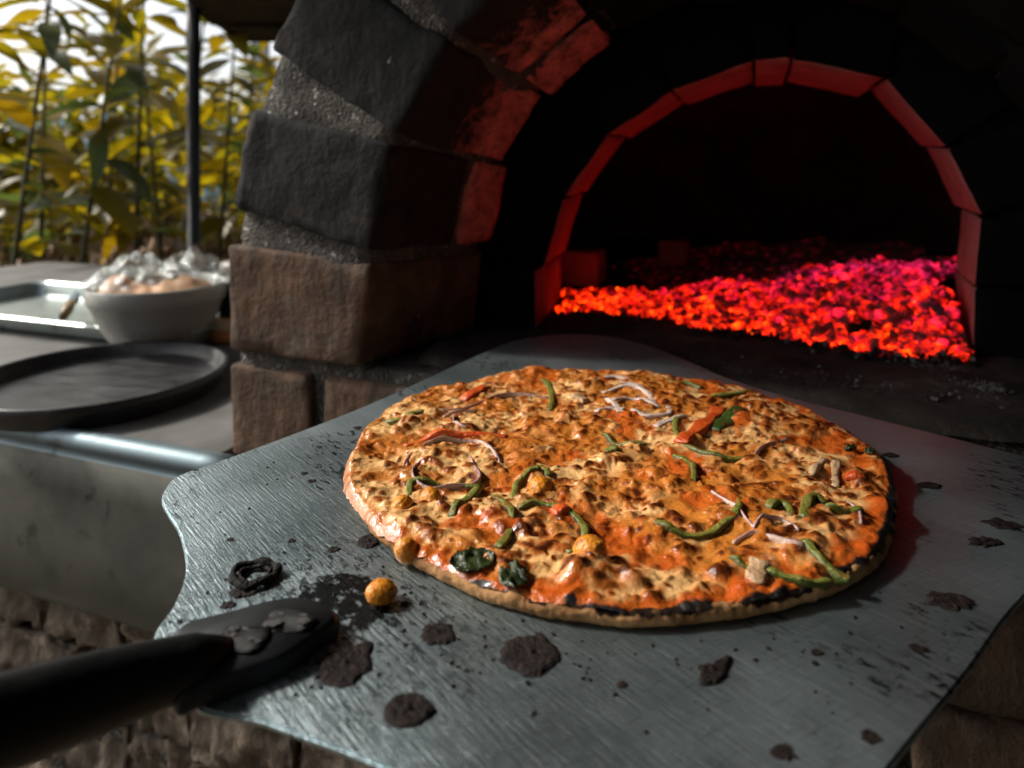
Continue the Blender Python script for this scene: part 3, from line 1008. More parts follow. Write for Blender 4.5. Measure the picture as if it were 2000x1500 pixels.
# steel tray left of the bowl
MT['tray_steel'] = mat_steel('tray_steel', (0.36, 0.41, 0.39), 0.42, (8, 1, 1), 0.2)
ta = px(0, 688, CTOP); tu = (Vector((ta.x, ta.y, 0))-P0).dot(E)
tray_w0 = 0.2475; tray_w1 = 0.48; tray_u1 = -0.44; tray_u0 = -1.05
tray = empty('steel_tray', OV((tray_u0+tray_u1)/2, (tray_w0+tray_w1)/2, CTOP), 'pale steel baking tray with raised rim left of the bowl', 'tray')
def rr_rect(du, dw, rad, n=6):
    """rounded rectangle centred on the tray, in (u, w)"""
    cu, cw = (tray_u0+tray_u1)/2, (tray_w0+tray_w1)/2
    a, b = (tray_u1-tray_u0)/2+du, (tray_w1-tray_w0)/2+dw
    out = []
    for (sx, sy, st) in ((1, 1, 0), (-1, 1, 90), (-1, -1, 180), (1, -1, 270)):
        for k in range(n+1):
            an = math.radians(st+90*k/n)
            out.append((cu+sx*(a-rad)+rad*math.cos(an), cw+sy*(b-rad)+rad*math.sin(an)))
    return out
loops = [(-0.012, 0.003, 0.02), (-0.004, 0.006, 0.022), (0.002, 0.026, 0.026), (0.006, 0.030, 0.028), (0.014, 0.030, 0.03), (0.017, 0.027, 0.03), (0.013, 0.0275, 0.03), (0.006, 0.027, 0.028), (-0.002, 0.005, 0.022), (-0.012, 0.0016, 0.02)]
V = []; Fc = []
for (d, z, rad) in loops:
    for (u, w) in rr_rect(d, d, rad): V.append(OV(u, w, CTOP+0.0005+z))
n = 28
for i in range(len(loops)-1):
    for k in range(n):
        a = i*n+k; b = i*n+(k+1) % n
        Fc.append((a, b, b+n, a+n))
Fc.append(tuple(range(n))); Fc.append(tuple((len(loops)-1)*n+k for k in range(n-1, -1, -1)))
obj('pan_body', V, Fc, MT['tray_steel'], tray, smooth=False)

# small things near the bowl
MT['wood_handle'] = simple('wood_handle', (0.16, 0.10, 0.03), 0.5, var=0.3, scale=40)
kp0, kp1, kp2 = pxd(124, 618, 0.96), pxd(140, 592, 1.02), pxd(148, 566, 1.10)
kn = empty('knife', (kp0.x, kp0.y, ZC+CTOP), 'small wooden-handled knife leaning between tray and bowl', 'knife')
V, Fc = tube_geo([kp0, kp0.lerp(kp1, .5), kp1], [0.006, 0.0075, 0.006], 12); obj('handle', V, Fc, MT['wood_handle'], kn)
V, Fc = tube_geo([kp1, kp1.lerp(kp2, .6), kp2], [0.009, 0.008, 0.001], 10, 0.15); obj('blade', V, Fc, MT['bright_steel'], kn)
MT['orange_plastic'] = simple('orange_plastic', (0.65, 0.26, 0.08), 0.5, var=0.1, scale=10, bump=0.05)
MT['cream'] = simple('cream', (0.75, 0.6, 0.42), 0.55, var=0.1, scale=10, bump=0.05)
oc = px(452, 662, CTOP)
tb = empty('food_tub', (oc.x, oc.y, ZC+CTOP), 'small orange tub with cream lid peeking out beside the brick pillar', 'tub')
V, Fc = lathe_geo((oc.x, oc.y, ZC+CTOP+0.001), [(0, 0), (0.030, 0), (0.032, 0.003), (0.034, 0.018), (0, 0.018)], 40); obj('body', V, Fc, MT['orange_plastic'], tb)
V, Fc = lathe_geo((oc.x, oc.y, ZC+CTOP+0.0192), [(0, 0), (0.0355, 0), (0.036, 0.002), (0.036, 0.010), (0.034, 0.013), (0, 0.015)], 40); obj('lid', V, Fc, MT['cream'], tb)
oc = px(474, 652, CTOP)
tb = empty('dark_bottle', (oc.x, oc.y, ZC+CTOP), 'dark bottle with pale cap half hidden behind the brick pillar', 'bottle')
V, Fc = lathe_geo((oc.x, oc.y, ZC+CTOP+0.001), [(0, 0), (0.036, 0), (0.039, 0.004), (0.039, 0.085), (0.028, 0.094), (0, 0.094)], 40); obj('body', V, Fc, MT['dark_metal'], tb)
V, Fc = lathe_geo((oc.x, oc.y, ZC+CTOP+0.0955), [(0, 0), (0.033, 0), (0.033, 0.016), (0.030, 0.018), (0, 0.018)], 40); obj('cap', V, Fc, MT['ceramic'], tb)

# ------------------------------------------------------------------ foliage behind
def mat_leaf(name, a, b, tr, tmix=0.55):
    m = M(name)
    co = m.coord(rand=11.0)
    nz = m.noise(co, 6, 4)
    base = m.ramp(nz, [(0.3, a), (0.7, b)])
    bs = m.n('BsdfPrincipled', {'Base Color': base, 'Roughness': 0.42, 'Specular IOR Level': 0.5})
    oi = m.n('ObjectInfo')
    hs = m.n('HueSaturation', {'Hue': m.math('ADD', 0.485, m.math('MULTIPLY', oi.outputs['Random'], 0.03)),
                               'Value': m.math('ADD', 0.7, m.math('MULTIPLY', oi.outputs['Random'], 0.6)), 'Color': tr})
    t = m.n('BsdfTranslucent', {'Color': hs.outputs[0]})
    mx = m.n('MixShader', {0: tmix}); m.set(mx.inputs[1], bs.outputs[0]); m.set(mx.inputs[2], t.outputs[0])
    m.set(m.out.inputs['Surface'], mx.outputs[0])
    return m.m
LEAF = [mat_leaf('leaf_olive', (0.09, 0.085, 0.006), (0.16, 0.14, 0.010), (0.26, 0.20, 0.005)),
        mat_leaf('leaf_yellow', (0.15, 0.115, 0.006), (0.24, 0.18, 0.012), (0.40, 0.27, 0.005)),
        mat_leaf('leaf_deep', (0.03, 0.05, 0.02), (0.05, 0.075, 0.03), (0.12, 0.16, 0.03), 0.35)]
MT['stem'] = simple('stem', (0.06, 0.06, 0.02), 0.6, var=0.3, scale=20)
MT['dry_leaf'] = simple('dry_leaf', (0.30, 0.20, 0.13), 0.8, var=0.45, scale=10)

def leaf_mesh(seed, mat):
    rn = random.Random(seed)
    V = []; Fc = []
    n = 9
    bend = rn.uniform(0.25, 0.7); wd = rn.uniform(0.11, 0.17); tw = rn.uniform(-0.35, 0.35)
    for i in range(n):
        t = i/(n-1)
        w = wd*math.sin(math.pi*min(1, t**0.85))**0.8*(1-0.25*t) + 0.004
        x = t*math.cos(bend*t); z = -bend*0.62*t*t
        wav = 0.012*math.sin(t*11+seed)
        a = tw*t
        for s in (-1, 0, 1):
            V.append((x, s*w*math.cos(a), z + (0.28*w if s else 0) + s*w*math.sin(a) + wav*s))
    for i in range(n-1):
        for s in range(2):
            a = i*3+s
            Fc.append((a, a+1, a+4, a+3))
    me = mesh_data('leaf', V, Fc)
    me.materials.append(mat)
    return me
LM = [[leaf_mesh(i*7+j, LEAF[j]) for i in range(6)] for j in range(3)]

def plant(pxx, d, height, lean, nleaf, lab, sd, l0=0.16, l1=0.30, zlo=0.15, mixw=(6, 3, 2), group='leafy stalks growing behind the counter'):
    rn = random.Random(sd)
    x = (pxx-1000)/F*d
    zg = ground_h(x, d)
    root = empty('leafy_stalk', (x, d, zg), lab, 'plant', group)
    pts = []
    for i in range(9):
        t = i/8
        pts.append(Vector((lean*t+0.05*t*t*lean, 0.05*math.sin(sd)*t, height*t)))
    V, Fc = tube_geo([Vector((x, d, zg))+p for p in pts], linspace(0.009, 0.003, 9), 8)
    obj('stem', V, Fc, MT['stem'], root)
    for k in range(nleaf):
        t = zlo + (1-zlo)*(k+rn.random()*0.7)/nleaf
        t = min(t, 0.99)
        p = pts[min(8, int(t*8))].lerp(pts[min(8, int(t*8)+1)], t*8-int(t*8))
        j = rn.choices((0, 1, 2), mixw)[0]
        o = bpy.data.objects.new('leaf', LM[j][rn.randrange(6)])
        COL.objects.link(o); o.parent = root
        o.location = p
        L = rn.uniform(l0, l1)
        o.scale = (L, L*rn.uniform(0.8, 1.25), L)
        az = (k*2.4 + rn.uniform(-0.5, 0.5))
        o.rotation_euler = (rn.uniform(-0.5, 0.5), rn.uniform(-0.75, 0.45), az)
    return root

PL0 = [(12, 2.0, 1.25, 0.14, 20), (78, 2.25, 1.15, 0.02, 20), (150, 2.05, 1.05, 0.16, 18), (205, 2.5, 1.35, 0.10, 20), (262, 2.2, 1.15, 0.06, 19),
      (320, 2.45, 1.2, -0.10, 19), (352, 2.9, 1.35, 0.12, 20), (425, 2.4, 1.0, 0.05, 19), (470, 2.9, 1.2, 0.05, 19), (515, 2.5, 0.95, 0.10, 18), (-90, 2.1, 1.2, 0.1, 18), (555, 3.0, 1.0, 0.0, 16)]
LABS = ['leafy yellow-green stalk nearest the left edge of the picture', 'leafy stalk second from the left edge, long olive leaves',
        'slanting leafy stalk above the steel tray', 'tall leafy stalk behind the knife and the tray', 'leafy stalk rising behind the left of the plastic-wrapped bowl',
        'leafy stalk leaning left just left of the metal post', 'far leafy stalk directly behind the metal post', 'leafy stalk just right of the metal post',
        'far leafy stalk between the metal post and the brick pillar', 'leafy stalk closest to the brick pillar, yellow leaves', 'leafy stalk cut off by the left edge of the picture', 'far leafy stalk mostly hidden behind the brick pillar']
for i, (a, d, h, ln, nl) in enumerate(PL0):
    plant(a, d, h, ln, nl+8, LABS[i], 40+i*7, 0.15, 0.30)

# thicket farther off, one mass of leaves
def thicket():
    rn = random.Random(3)
    V = []; Fc = []; MI = []
    base = [[v.co.copy() for v in LM[0][k].vertices] for k in range(6)]
    bf = [tuple(p.vertices) for p in LM[0][0].polygons]
    for k in range(9500):
        low = k >= 6300
        d = rn.uniform(2.5, 3.6) if low else rn.uniform(3.2, 5.5)
        pxx = rn.uniform(-350, 760)
        x = (pxx-1000)/F*d
        zt = rn.random()
        top = 0.95 + 0.55*noise.noise(Vector((x*1.6, d*0.7, 0)))
        z = 0.62 + zt**0.9*top
        if low: z = 0.66 + zt**1.4*0.85
        if noise.noise(Vector((x*2.6, d*0.8, z*2.6))) < (-0.05 if low else -0.20): continue
        L = rn.uniform(0.08, 0.20) if low else rn.uniform(0.11, 0.26)
        R = Euler((rn.uniform(-0.8, 0.8), rn.uniform(-0.9, 0.7), rn.uniform(0, 6.28))).to_matrix()
        b = len(V)
        for v in base[rn.randrange(6)]: V.append(Vector((x, d, z)) + R@(v*L))
        j = rn.choices((0, 1, 2), (6, 5, 2))[0]
        for f in bf: Fc.append(tuple(b+i for i in f)); MI.append(j)
    o = obj('thicket', V, Fc, None)
    for m_ in LEAF: o.data.materials.append(m_)
    o.data.polygons.foreach_set('material_index', MI)
    tag(o, 'blurred mass of yellow-green leaves far behind the counter', 'foliage', kind='stuff')
thicket()
# dry litter on the bank
def litter():
    rn = random.Random(13)
    V = []; Fc = []
    base = [v.co.copy() for v in LM[0][1].vertices]; bf = [tuple(p.vertices) for p in LM[0][0].polygons]
    for k in range(900):
        d = rn.uniform(1.9, 5.0); x = (rn.uniform(-250, 640)-1000)/F*d
        L = rn.uniform(0.05, 0.16)
        R = Euler((rn.uniform(-0.9, 0.9), rn.uniform(-1.2, 0.5), rn.uniform(0, 6.28))).to_matrix()
        b = len(V)
        for v in base: V.append(Vector((x, d, ground_h(x, d)+rn.uniform(0.01, 0.10)))+R@(v*L))
        for f in bf: Fc.append(tuple(b+i for i in f))
    tag(obj('dry_leaves', V, Fc, MT['dry_leaf']), 'brown dry leaves littering the bank below the stalks', 'leaf litter', kind='stuff')
litter()
# pale blue sheet fence and concrete post glimpsed beyond
mb = simple('blue_sheet', (0.42, 0.66, 0.82), 0.5, var=0.2, scale=3, bump=0.1)
V = []; Fc = []
nseg = 160
for i in range(nseg+1):
    x = -7.5+5.2*i/nseg
    y = 6.6+0.04*math.sin(i*1.25)
    V += [(x, y, 0.3), (x, y, 1.66+0.02*math.sin(i*0.3))]
for i in range(nseg): Fc.append((2*i, 2*i+2, 2*i+3, 2*i+1))
o = obj('blue_sheet_fence', V, Fc, mb)
o.modifiers.new('thickness', 'SOLIDIFY').thickness = 0.01
tag(o, 'pale blue corrugated sheet fence glimpsed through the leaves', 'fence')
gp = pxd(503, HZ, 4.6)
V, Fc = brick_geo(lambda a, b, c: Vector((gp.x-0.05+a*0.1, gp.y+b*0.1, 0.6+c*1.55)), (0.1, 0.1, 1.55), 0.006, 0.001, 10, 5, 0.2)
tag(obj('concrete_post', V, Fc, simple('concrete', (0.42, 0.42, 0.43), 0.9), origin=(gp.x, gp.y, 0.6)), 'pale grey concrete post glimpsed beside the sooty arch brick', 'post')

# ------------------------------------------------------------------ peel
ZP = -0.148
PEEL_PX = [(300, 1255), (340, 1180), (360, 1130), (362, 1090), (350, 1040), (328, 1003), (316, 978), (322, 955), (350, 928), (440, 896), (560, 852), (700, 798), (820, 745), (940, 690),
           (1010, 664), (1090, 653), (1180, 656), (1260, 673), (1350, 707), (1420, 738), (1540, 775), (1700, 815), (1860, 855), (2000, 890)]
plan = [px(x, y, ZP) for x, y in PEEL_PX]
zp = ZC+ZP
plan += [Vector((0.281, 0.338, zp)), Vector((0.286, 0.322, zp)), Vector((0.277, 0.307, zp))]
plan += [px(2000, 1165, ZP), px(1890, 1310, ZP), px(1735, 1500, ZP)]
plan += [Vector((0.062, 0.143, zp)), Vector((0.040, 0.132, zp)), Vector((0.016, 0.137, zp)), Vector((-0.012, 0.157, zp))]
plan += [px(740, 1495, ZP), px(600, 1440, ZP), px(500, 1405, ZP), px(440, 1396, ZP), px(395, 1385, ZP), px(375, 1362, ZP)]
outl = catmull(plan, 6, True)
peel = empty('pizza_peel', (0.06, 0.36, zp-0.0016), 'scratched steel pizza peel with black handle, burnt spots on its blade', 'peel')
def mat_peel():
    m = M('peel_steel')
    co = m.coord()
    ang = math.atan2(0.056, -0.05)
    c1 = m.coord(scale=(1, 14, 1), rot=(0, 0, math.radians(48)))      # brushed across the blade
    c2 = m.coord(scale=(1, 22, 1), rot=(0, 0, math.radians(-28)))
    s1 = m.noise(c1, 60, 8, 0.75)
    s2 = m.noise(c2, 50, 8, 0.75)
    cl = m.noise(co, 11, 6, 0.6, 0.3)
    base = m.mix(m.ramp(cl, [(0.35, 0.0), (0.7, 1.0)]), (0.29, 0.38, 0.41), (0.44, 0.53, 0.57))
    sw = m.ramp(s1, [(0.50, 0.0), (0.66, 1.0)])
    base = m.mix(m.math('MULTIPLY', sw, 0.6), base, (0.60, 0.69, 0.72))
    dk = m.ramp(s2, [(0.30, 1.0), (0.44, 0.0)])
    base = m.mix(m.math('MULTIPLY', dk, 0.6), base, (0.12, 0.13, 0.13))
    # black scuffs, short and streaky
    sc = m.coord(scale=(1, 2.6, 1), rot=(0, 0, math.radians(48)))
    f1 = m.ramp(m.noise(sc, 130, 6, 0.75), [(0.555, 0.0), (0.58, 1.0)])
    zone = m.ramp(m.noise(co, 16, 3, 0.5), [(0.53, 0.0), (0.60, 1.0)])
    fmask = m.math('MULTIPLY', f1, zone)
    def blob(p, rad, soft, seed):
        q = Vector(p)-peel.location
        dv = m.n('VectorMath', {0: co, 1: (q.x, q.y, 0.0)}, operation='SUBTRACT')
        ln = m.n('VectorMath', {0: dv.outputs[0]}, operation='LENGTH').outputs['Value']
        nz = m.math('MULTIPLY', m.math('SUBTRACT', m.noise(co, 90+seed, 6, 0.7), 0.5), soft)
        d = m.math('ADD', ln, nz)
        return d, ln
    d1, l1 = blob(px(668, 1180, ZP), 0.02, 0.030, 3)
    scorch = m.ramp(m.math('DIVIDE', d1, 0.03), [(0.50, 1.0), (0.58, 0.0)])
    scorch = m.math('MULTIPLY', scorch, m.ramp(m.noise(co, 210, 4, 0.6), [(0.36, 0.0), (0.42, 1.0)]))
    near = m.ramp(m.math('DIVIDE', l1, 0.10), [(0.15, 1.0), (0.75, 0.0)])
    f2 = m.ramp(m.noise(sc, 150, 7, 0.8), [(0.535, 0.0), (0.56, 1.0)])
    near = m.math('MULTIPLY', near, f2)
    mask = m.math('MAXIMUM', m.math('MAXIMUM', scorch, near), fmask)
    base = m.mix(m.math('MULTIPLY', mask, 0.97), base, (0.004, 0.005, 0.005))
    # greasy streaks running from the left corner
    met = 0.94
    spc = m.math('SUBTRACT', 0.5, m.math('MULTIPLY', mask, 0.5), True)
    rg = m.math('ADD', 0.37, m.math('MULTIPLY', m.math('SUBTRACT', cl, 0.5), 0.30))
    h = m.math('ADD', m.math('MULTIPLY', s1, 1.0), m.math('MULTIPLY', s2, 0.7))
    b1 = m.bump(h, 0.42, 0.0014)
    b2 = m.bump(m.noise(co, 6, 3, 0.5), 0.25, 0.01, b1)
    m.bsdf(Base_Color=base, Metallic=met, Roughness=rg, Specular_IOR_Level=spc, Normal=b2)
    return m.m
MT['peel'] = mat_peel()
bm = bmesh.new()
vs = [bm.verts.new(p-peel.location) for p in outl]
f = bm.faces.new(vs)
if f.normal.z < 0: f.normal_flip()
bm.normal_update()
if f.normal.z < 0: bmesh.ops.reverse_faces(bm, faces=[f])
ex = bmesh.ops.extrude_face_region(bm, geom=[f])
dn = [g for g in ex['geom'] if isinstance(g, bmesh.types.BMVert)]
bm.faces.ensure_lookup_table()
for v in dn: v.co.z += 0.0
for v in vs: v.co.z -= 0.0016
bmesh.ops.recalc_face_normals(bm, faces=bm.faces[:])
top_e = [e for e in bm.edges if all(v in dn for v in e.verts)]
bmesh.ops.bevel(bm, geom=top_e, offset=0.0007, segments=2, affect='EDGES', clamp_overlap=True)
me = bpy.data.meshes.new('blade'); bm.to_mesh(me); bm.free()
blade = link('blade', me, MT['peel'], peel)
# handle socket lying on the blade
MT['black_handle'] = simple('black_handle', (0.0055, 0.006, 0.0065), 0.42, var=0.5, scale=30, bump=0.4, spec=0.25)
ZT = -0.1435
tong = catmull([px(x, y, ZT) for x, y in ((330, 1243), (450, 1202), (540, 1178), (600, 1174), (645, 1190), (662, 1214), (622, 1246), (560, 1288), (470, 1322), (390, 1352), (340, 1360))], 5, True)
V = [p for p in tong]; n = len(V)
cenp = sum(tong, Vector())/n
inn = [p.lerp(cenp, 0.10)+Vector((0, 0, 0.0022)) for p in tong]
bot = [Vector((p.x, p.y, zp+0.0004)) for p in tong]
Vall = bot + V + inn
Fc = []
for lv in range(2):
    for k in range(n):
        a = lv*n+k; b = lv*n+(k+1) % n
        Fc.append((a, b, b+n, a+n))
Fc.append(tuple(2*n+k for k in range(n)))
MT['worn_iron'] = mat_steel('worn_iron', (0.05, 0.055, 0.06), 0.45, (6, 1, 1), 0.6)
obj('socket', Vall, Fc, MT['worn_iron'], peel)
hp = [px(455, 1268, -0.1432), px(380, 1297, -0.1415), px(250, 1334, -0.138), px(0, 1412, -0.131)]
dirn = (hp[3]-hp[2]).normalized()
hp += [hp[3]+dirn*0.08, hp[3]+dirn*0.3, hp[3]+dirn*0.55]
hc = catmull(hp, 5)
rads = []
for i in range(len(hc)):
    t = i/5
    rads.append([0.003, 0.0078, 0.0090, 0.0102, 0.0112, 0.012, 0.012, 0.012][min(6, int(t))]*(1-(t-int(t))) + [0.003, 0.0078, 0.0090, 0.0102, 0.0112, 0.012, 0.012, 0.012][min(7, int(t)+1)]*(t-int(t)))
V, Fc = tube_geo(hc, rads, 28)
obj('handle', V, Fc, MT['black_handle'], peel)
MT['crust_debris'] = simple('crust_debris', (0.10, 0.09, 0.085), 0.8, var=0.8, scale=160, bump=0.9, bdist=0.002)
for i, (x, y) in enumerate(((472, 1252), (565, 1214))):
    me = lump(31+i, 3, 0.35, (1.15, 0.8, 0.22)); me.name = 'rivet'; me.materials.append(MT['black_handle'])
    me.polygons.foreach_set('use_smooth', [True]*len(me.polygons))
    o = link('rivet', me, None, peel); o.location = px(x, y, ZT+0.0022)-peel.location; o.scale = (0.0072,)*3
    for k in range(7):
        me2 = lump(60+i*9+k, 1, 0.5, (1, 0.8, 0.5)); me2.name = 'crumb'; me2.materials.append(MT['crust_debris'])
        c = link('crumb', me2, None, o); c.location = (RND.uniform(-0.7, 0.8), RND.uniform(-0.5, 0.5), 0.18); c.scale = (RND.uniform(0.1, 0.28),)*3
# burnt residue stuck to the blade
def mat_burnt():
    m = M('burnt_residue')
    co = m.coord()
    a = m.noise(co, 520, 6, 0.75)
    base = m.ramp(a, [(0.38, (0.003, 0.002, 0.002)), (0.56, (0.010, 0.004, 0.003)), (0.72, (0.060, 0.030, 0.022))])
    m.bsdf(Base_Color=base, Roughness=0.55, Specular_IOR_Level=0.2, Normal=m.bump(m.noise(co, 700, 4, 0.7), 1.0, 0.0018))
    return m.m
MT['burnt'] = mat_burnt()
def residue(x, y, wpx, seed, asp=1.0, hgt=0.0022, irr=0.22, rot=0.0, lobes=None, mt='burnt', name='burnt_residue'):
    c = px(x, y, ZP)
    rad = wpx/F*c.y/2
    V = []; Fc = []
    na, nr = 56, 9
    o = Vector((seed*2.3, seed*5.1, 0))
    V.append(c+Vector((0, 0, hgt)))
    for i in range(1, nr+1):
        s = i/nr
        for k in range(na):
            a = 2*math.pi*k/na
            rr_ = rad*(1+irr*noise.noise(Vector((math.cos(a)*1.6, math.sin(a)*1.6, 0))+o)+irr*0.7*noise.noise(Vector((math.cos(a)*4.5, math.sin(a)*4.5, 0))+o))
            if lobes:
                for (la, lw, lh) in lobes:
                    dd = math.atan2(math.sin(a-la), math.cos(a-la))
                    rr_ += rad*lh*math.exp(-(dd/lw)**2)
            q = Vector((math.cos(a)*rr_*s, math.sin(a)*rr_*s*asp, 0))
            q = Matrix.Rotation(rot, 3, 'Z')@q
            h = hgt*0.42*(1-s**8)*(0.8+0.45*noise.fractal((c+q)*420, 1.0, 2.0, 3)+0.5*s**3)
            V.append(c+q+Vector((0, 0, max(0.00015 if s < 1 else -0.0002, h if s < 1 else 0.0))))
    for k in range(na): Fc.append((0, 1+k, 1+(k+1) % na))
    for i in range(nr-1):
        for k in range(na):
            a = 1+i*na+k; b = 1+i*na+(k+1) % na
            Fc.append((a, a+na, b+na, b))
    return obj(name, V, Fc, MT[mt], peel)
residue(720, 1058, 44, 1, 1.2)
residue(855, 1239, 68, 2, 0.95, irr=0.3)
residue(672, 1302, 104, 3, 1.0, 0.003, 0.2, lobes=[(1.1, 0.28, 0.55)])
residue(797, 1388, 102, 4, 0.85, 0.003, 0.15)
residue(1035, 1281, 118, 5, 0.95, 0.0032, 0.18, lobes=[(1.3, 0.2, 0.2)])
residue(1392, 1314, 62, 6, 0.75, 0.003, 0.45, 0.7, lobes=[(0.0, 0.35, 0.9), (3.5, 0.4, 0.5)])
residue(1855, 1176, 84, 7, 0.7, 0.0025, 0.5)
residue(1960, 1025, 62, 8, 0.6, 0.002, 0.6)
residue(1928, 1060, 62, 9, 0.6, 0.002, 0.6)
residue(1815, 949, 46, 10, 0.6, 0.002, 0.3)
residue(475, 1158, 52, 11, 0.7, 0.002, 0.4)
residue(1740, 890, 30, 23, 0.7, 0.002, 0.4)
for i, (x, y, s) in enumerate(((698, 836, 18), (450, 1055, 14), (570, 1057, 17), (652, 1074, 24), (445, 1182, 30), (1215, 1338, 22), (1595, 1275, 24), (1592, 1296, 14), (1790, 1266, 30), (608, 940, 18), (594, 925, 14), (790, 1180, 16), (1700, 1440, 40), (1530, 1470, 50))):
    residue(x, y, s, 30+i, 0.8, 0.0012, 0.4)
# fine burnt crumbs, too many to count
rc = random.Random(77)
V = []; Fc = []
base = lump(5, 1, 0.4, (1.3, 0.9, 0.4)); bv = [v.co.copy() for v in base.vertices]; bf = [tuple(p.vertices) for p in base.polygons]
spots = [(670, 1200, 90), (470, 1110, 90), (880, 1240, 70), (980, 1250, 90), (1180, 1300, 80), (560, 1330, 60), (720, 1110, 60), (560, 900, 60), (1380, 1300, 120), (1000, 1330, 160), (1700, 1250, 160)]
for k in range(230):
    sx, sy, sg = rc.choice(spots)
    x_, y_ = sx+rc.gauss(0, sg), sy+rc.gauss(0, sg*0.55)
    if y_ > 1440 or y_ < 870 or x_ < 400 or (y_ > 1330 and x_ < 560): continue
    p = px(x_, y_, ZP)
    if (Vector((p.x, p.y))-Vector((0.049, 0.353))).length < 0.137: continue
    s_ = rc.uniform(0.0002, 0.0008)
    R = Euler((0, 0, rc.uniform(0, 6.28))).to_matrix()
    b = len(V)
    for v in bv: V.append(p+Vector((0, 0, s_*0.3))+R@(v*s_))
    for f in bf: Fc.append(tuple(b+i for i in f))
tag(obj('crumbs', V, Fc, MT['burnt'], peel, smooth=False), kind='stuff')
# burnt onion ring lying on the blade
oc_ = px(497, 1128, ZP)
rp = []
for k in range(41):
    a = 2*math.pi*k/40
    rr_ = 0.0074*(1+0.06*math.sin(3*a))
    rp.append(Vector((oc_.x+math.cos(a)*rr_*1.05, oc_.y+math.sin(a)*rr_*0.95, zp+0.0016+0.0004*math.sin(5*a))))
V, Fc = tube_geo(rp, [0.0014+0.0003*math.sin(k*0.9) for k in range(41)], 10, 1.0, cap=False)
rp2 = [oc_.lerp(p, 0.68)+Vector((0, 0, 0.0002)) for p in rp]
V2, F2 = tube_geo(rp2, [0.0008]*41, 8, 1.0, cap=False)
b = len(V); V += V2; Fc += [tuple(i+b for i in f) for f in F2]
tag(obj('burnt_onion_ring', V, Fc, MT['charcoal'], origin=(oc_.x, oc_.y, zp)), 'blackened burnt onion ring on the left of the peel blade', 'onion ring')

# ------------------------------------------------------------------ pizza
PCX, PCY, PR = 0.0490, 0.3530, 0.1335
rs = np.random.RandomState(4)
def vnoise(x, y, scale, seed):
    g = np.random.RandomState(seed).rand(256, 256)
    X = x*scale+100.37; Y = y*scale+100.11
    xi = np.floor(X).astype(int); yi = np.floor(Y).astype(int)
    fx = X-xi; fy = Y-yi
    fx = fx*fx*(3-2*fx); fy = fy*fy*(3-2*fy)
    xi %= 256; yi %= 256; x1 = (xi+1) % 256; y1 = (yi+1) % 256
    return (g[xi, yi]*(1-fx)+g[x1, yi]*fx)*(1-fy)+(g[xi, y1]*(1-fx)+g[x1, y1]*fx)*fy
def fbm(x, y, scale, seed, octv=4, rough=0.5):
    s = 0; a = 1; t = 0
    for o in range(octv):
        s = s+a*vnoise(x, y, scale*2**o, seed+o*17); t += a; a *= rough
    return s/t
def edge_r(th):
    """radius of the crust's outer edge"""
    c, s = np.cos(th), np.sin(th)
    return PR*(1+0.012*np.sin(3*th+0.6)+0.008*np.sin(7*th+2)) + 0.0035*(fbm(c*2+5, s*2+5, 3.0, 50)-0.5)
# blisters of the browned cheese
NB = 3000
bth = rs.rand(NB)*2*np.pi; brr = PR*0.99*np.sqrt(rs.rand(NB))
bx = brr*np.cos(bth); by = brr*np.sin(bth)
brad = 0.0012+0.0033*rs.rand(NB)**1.8
bel = 1+1.4*rs.rand(NB); bang = rs.randn(NB)*0.5+0.25
bdark = np.clip(0.12+1.05*rs.rand(NB)**1.1+0.5*(fbm(bx, by, 22, 90)-0.5), 0, 1.2)
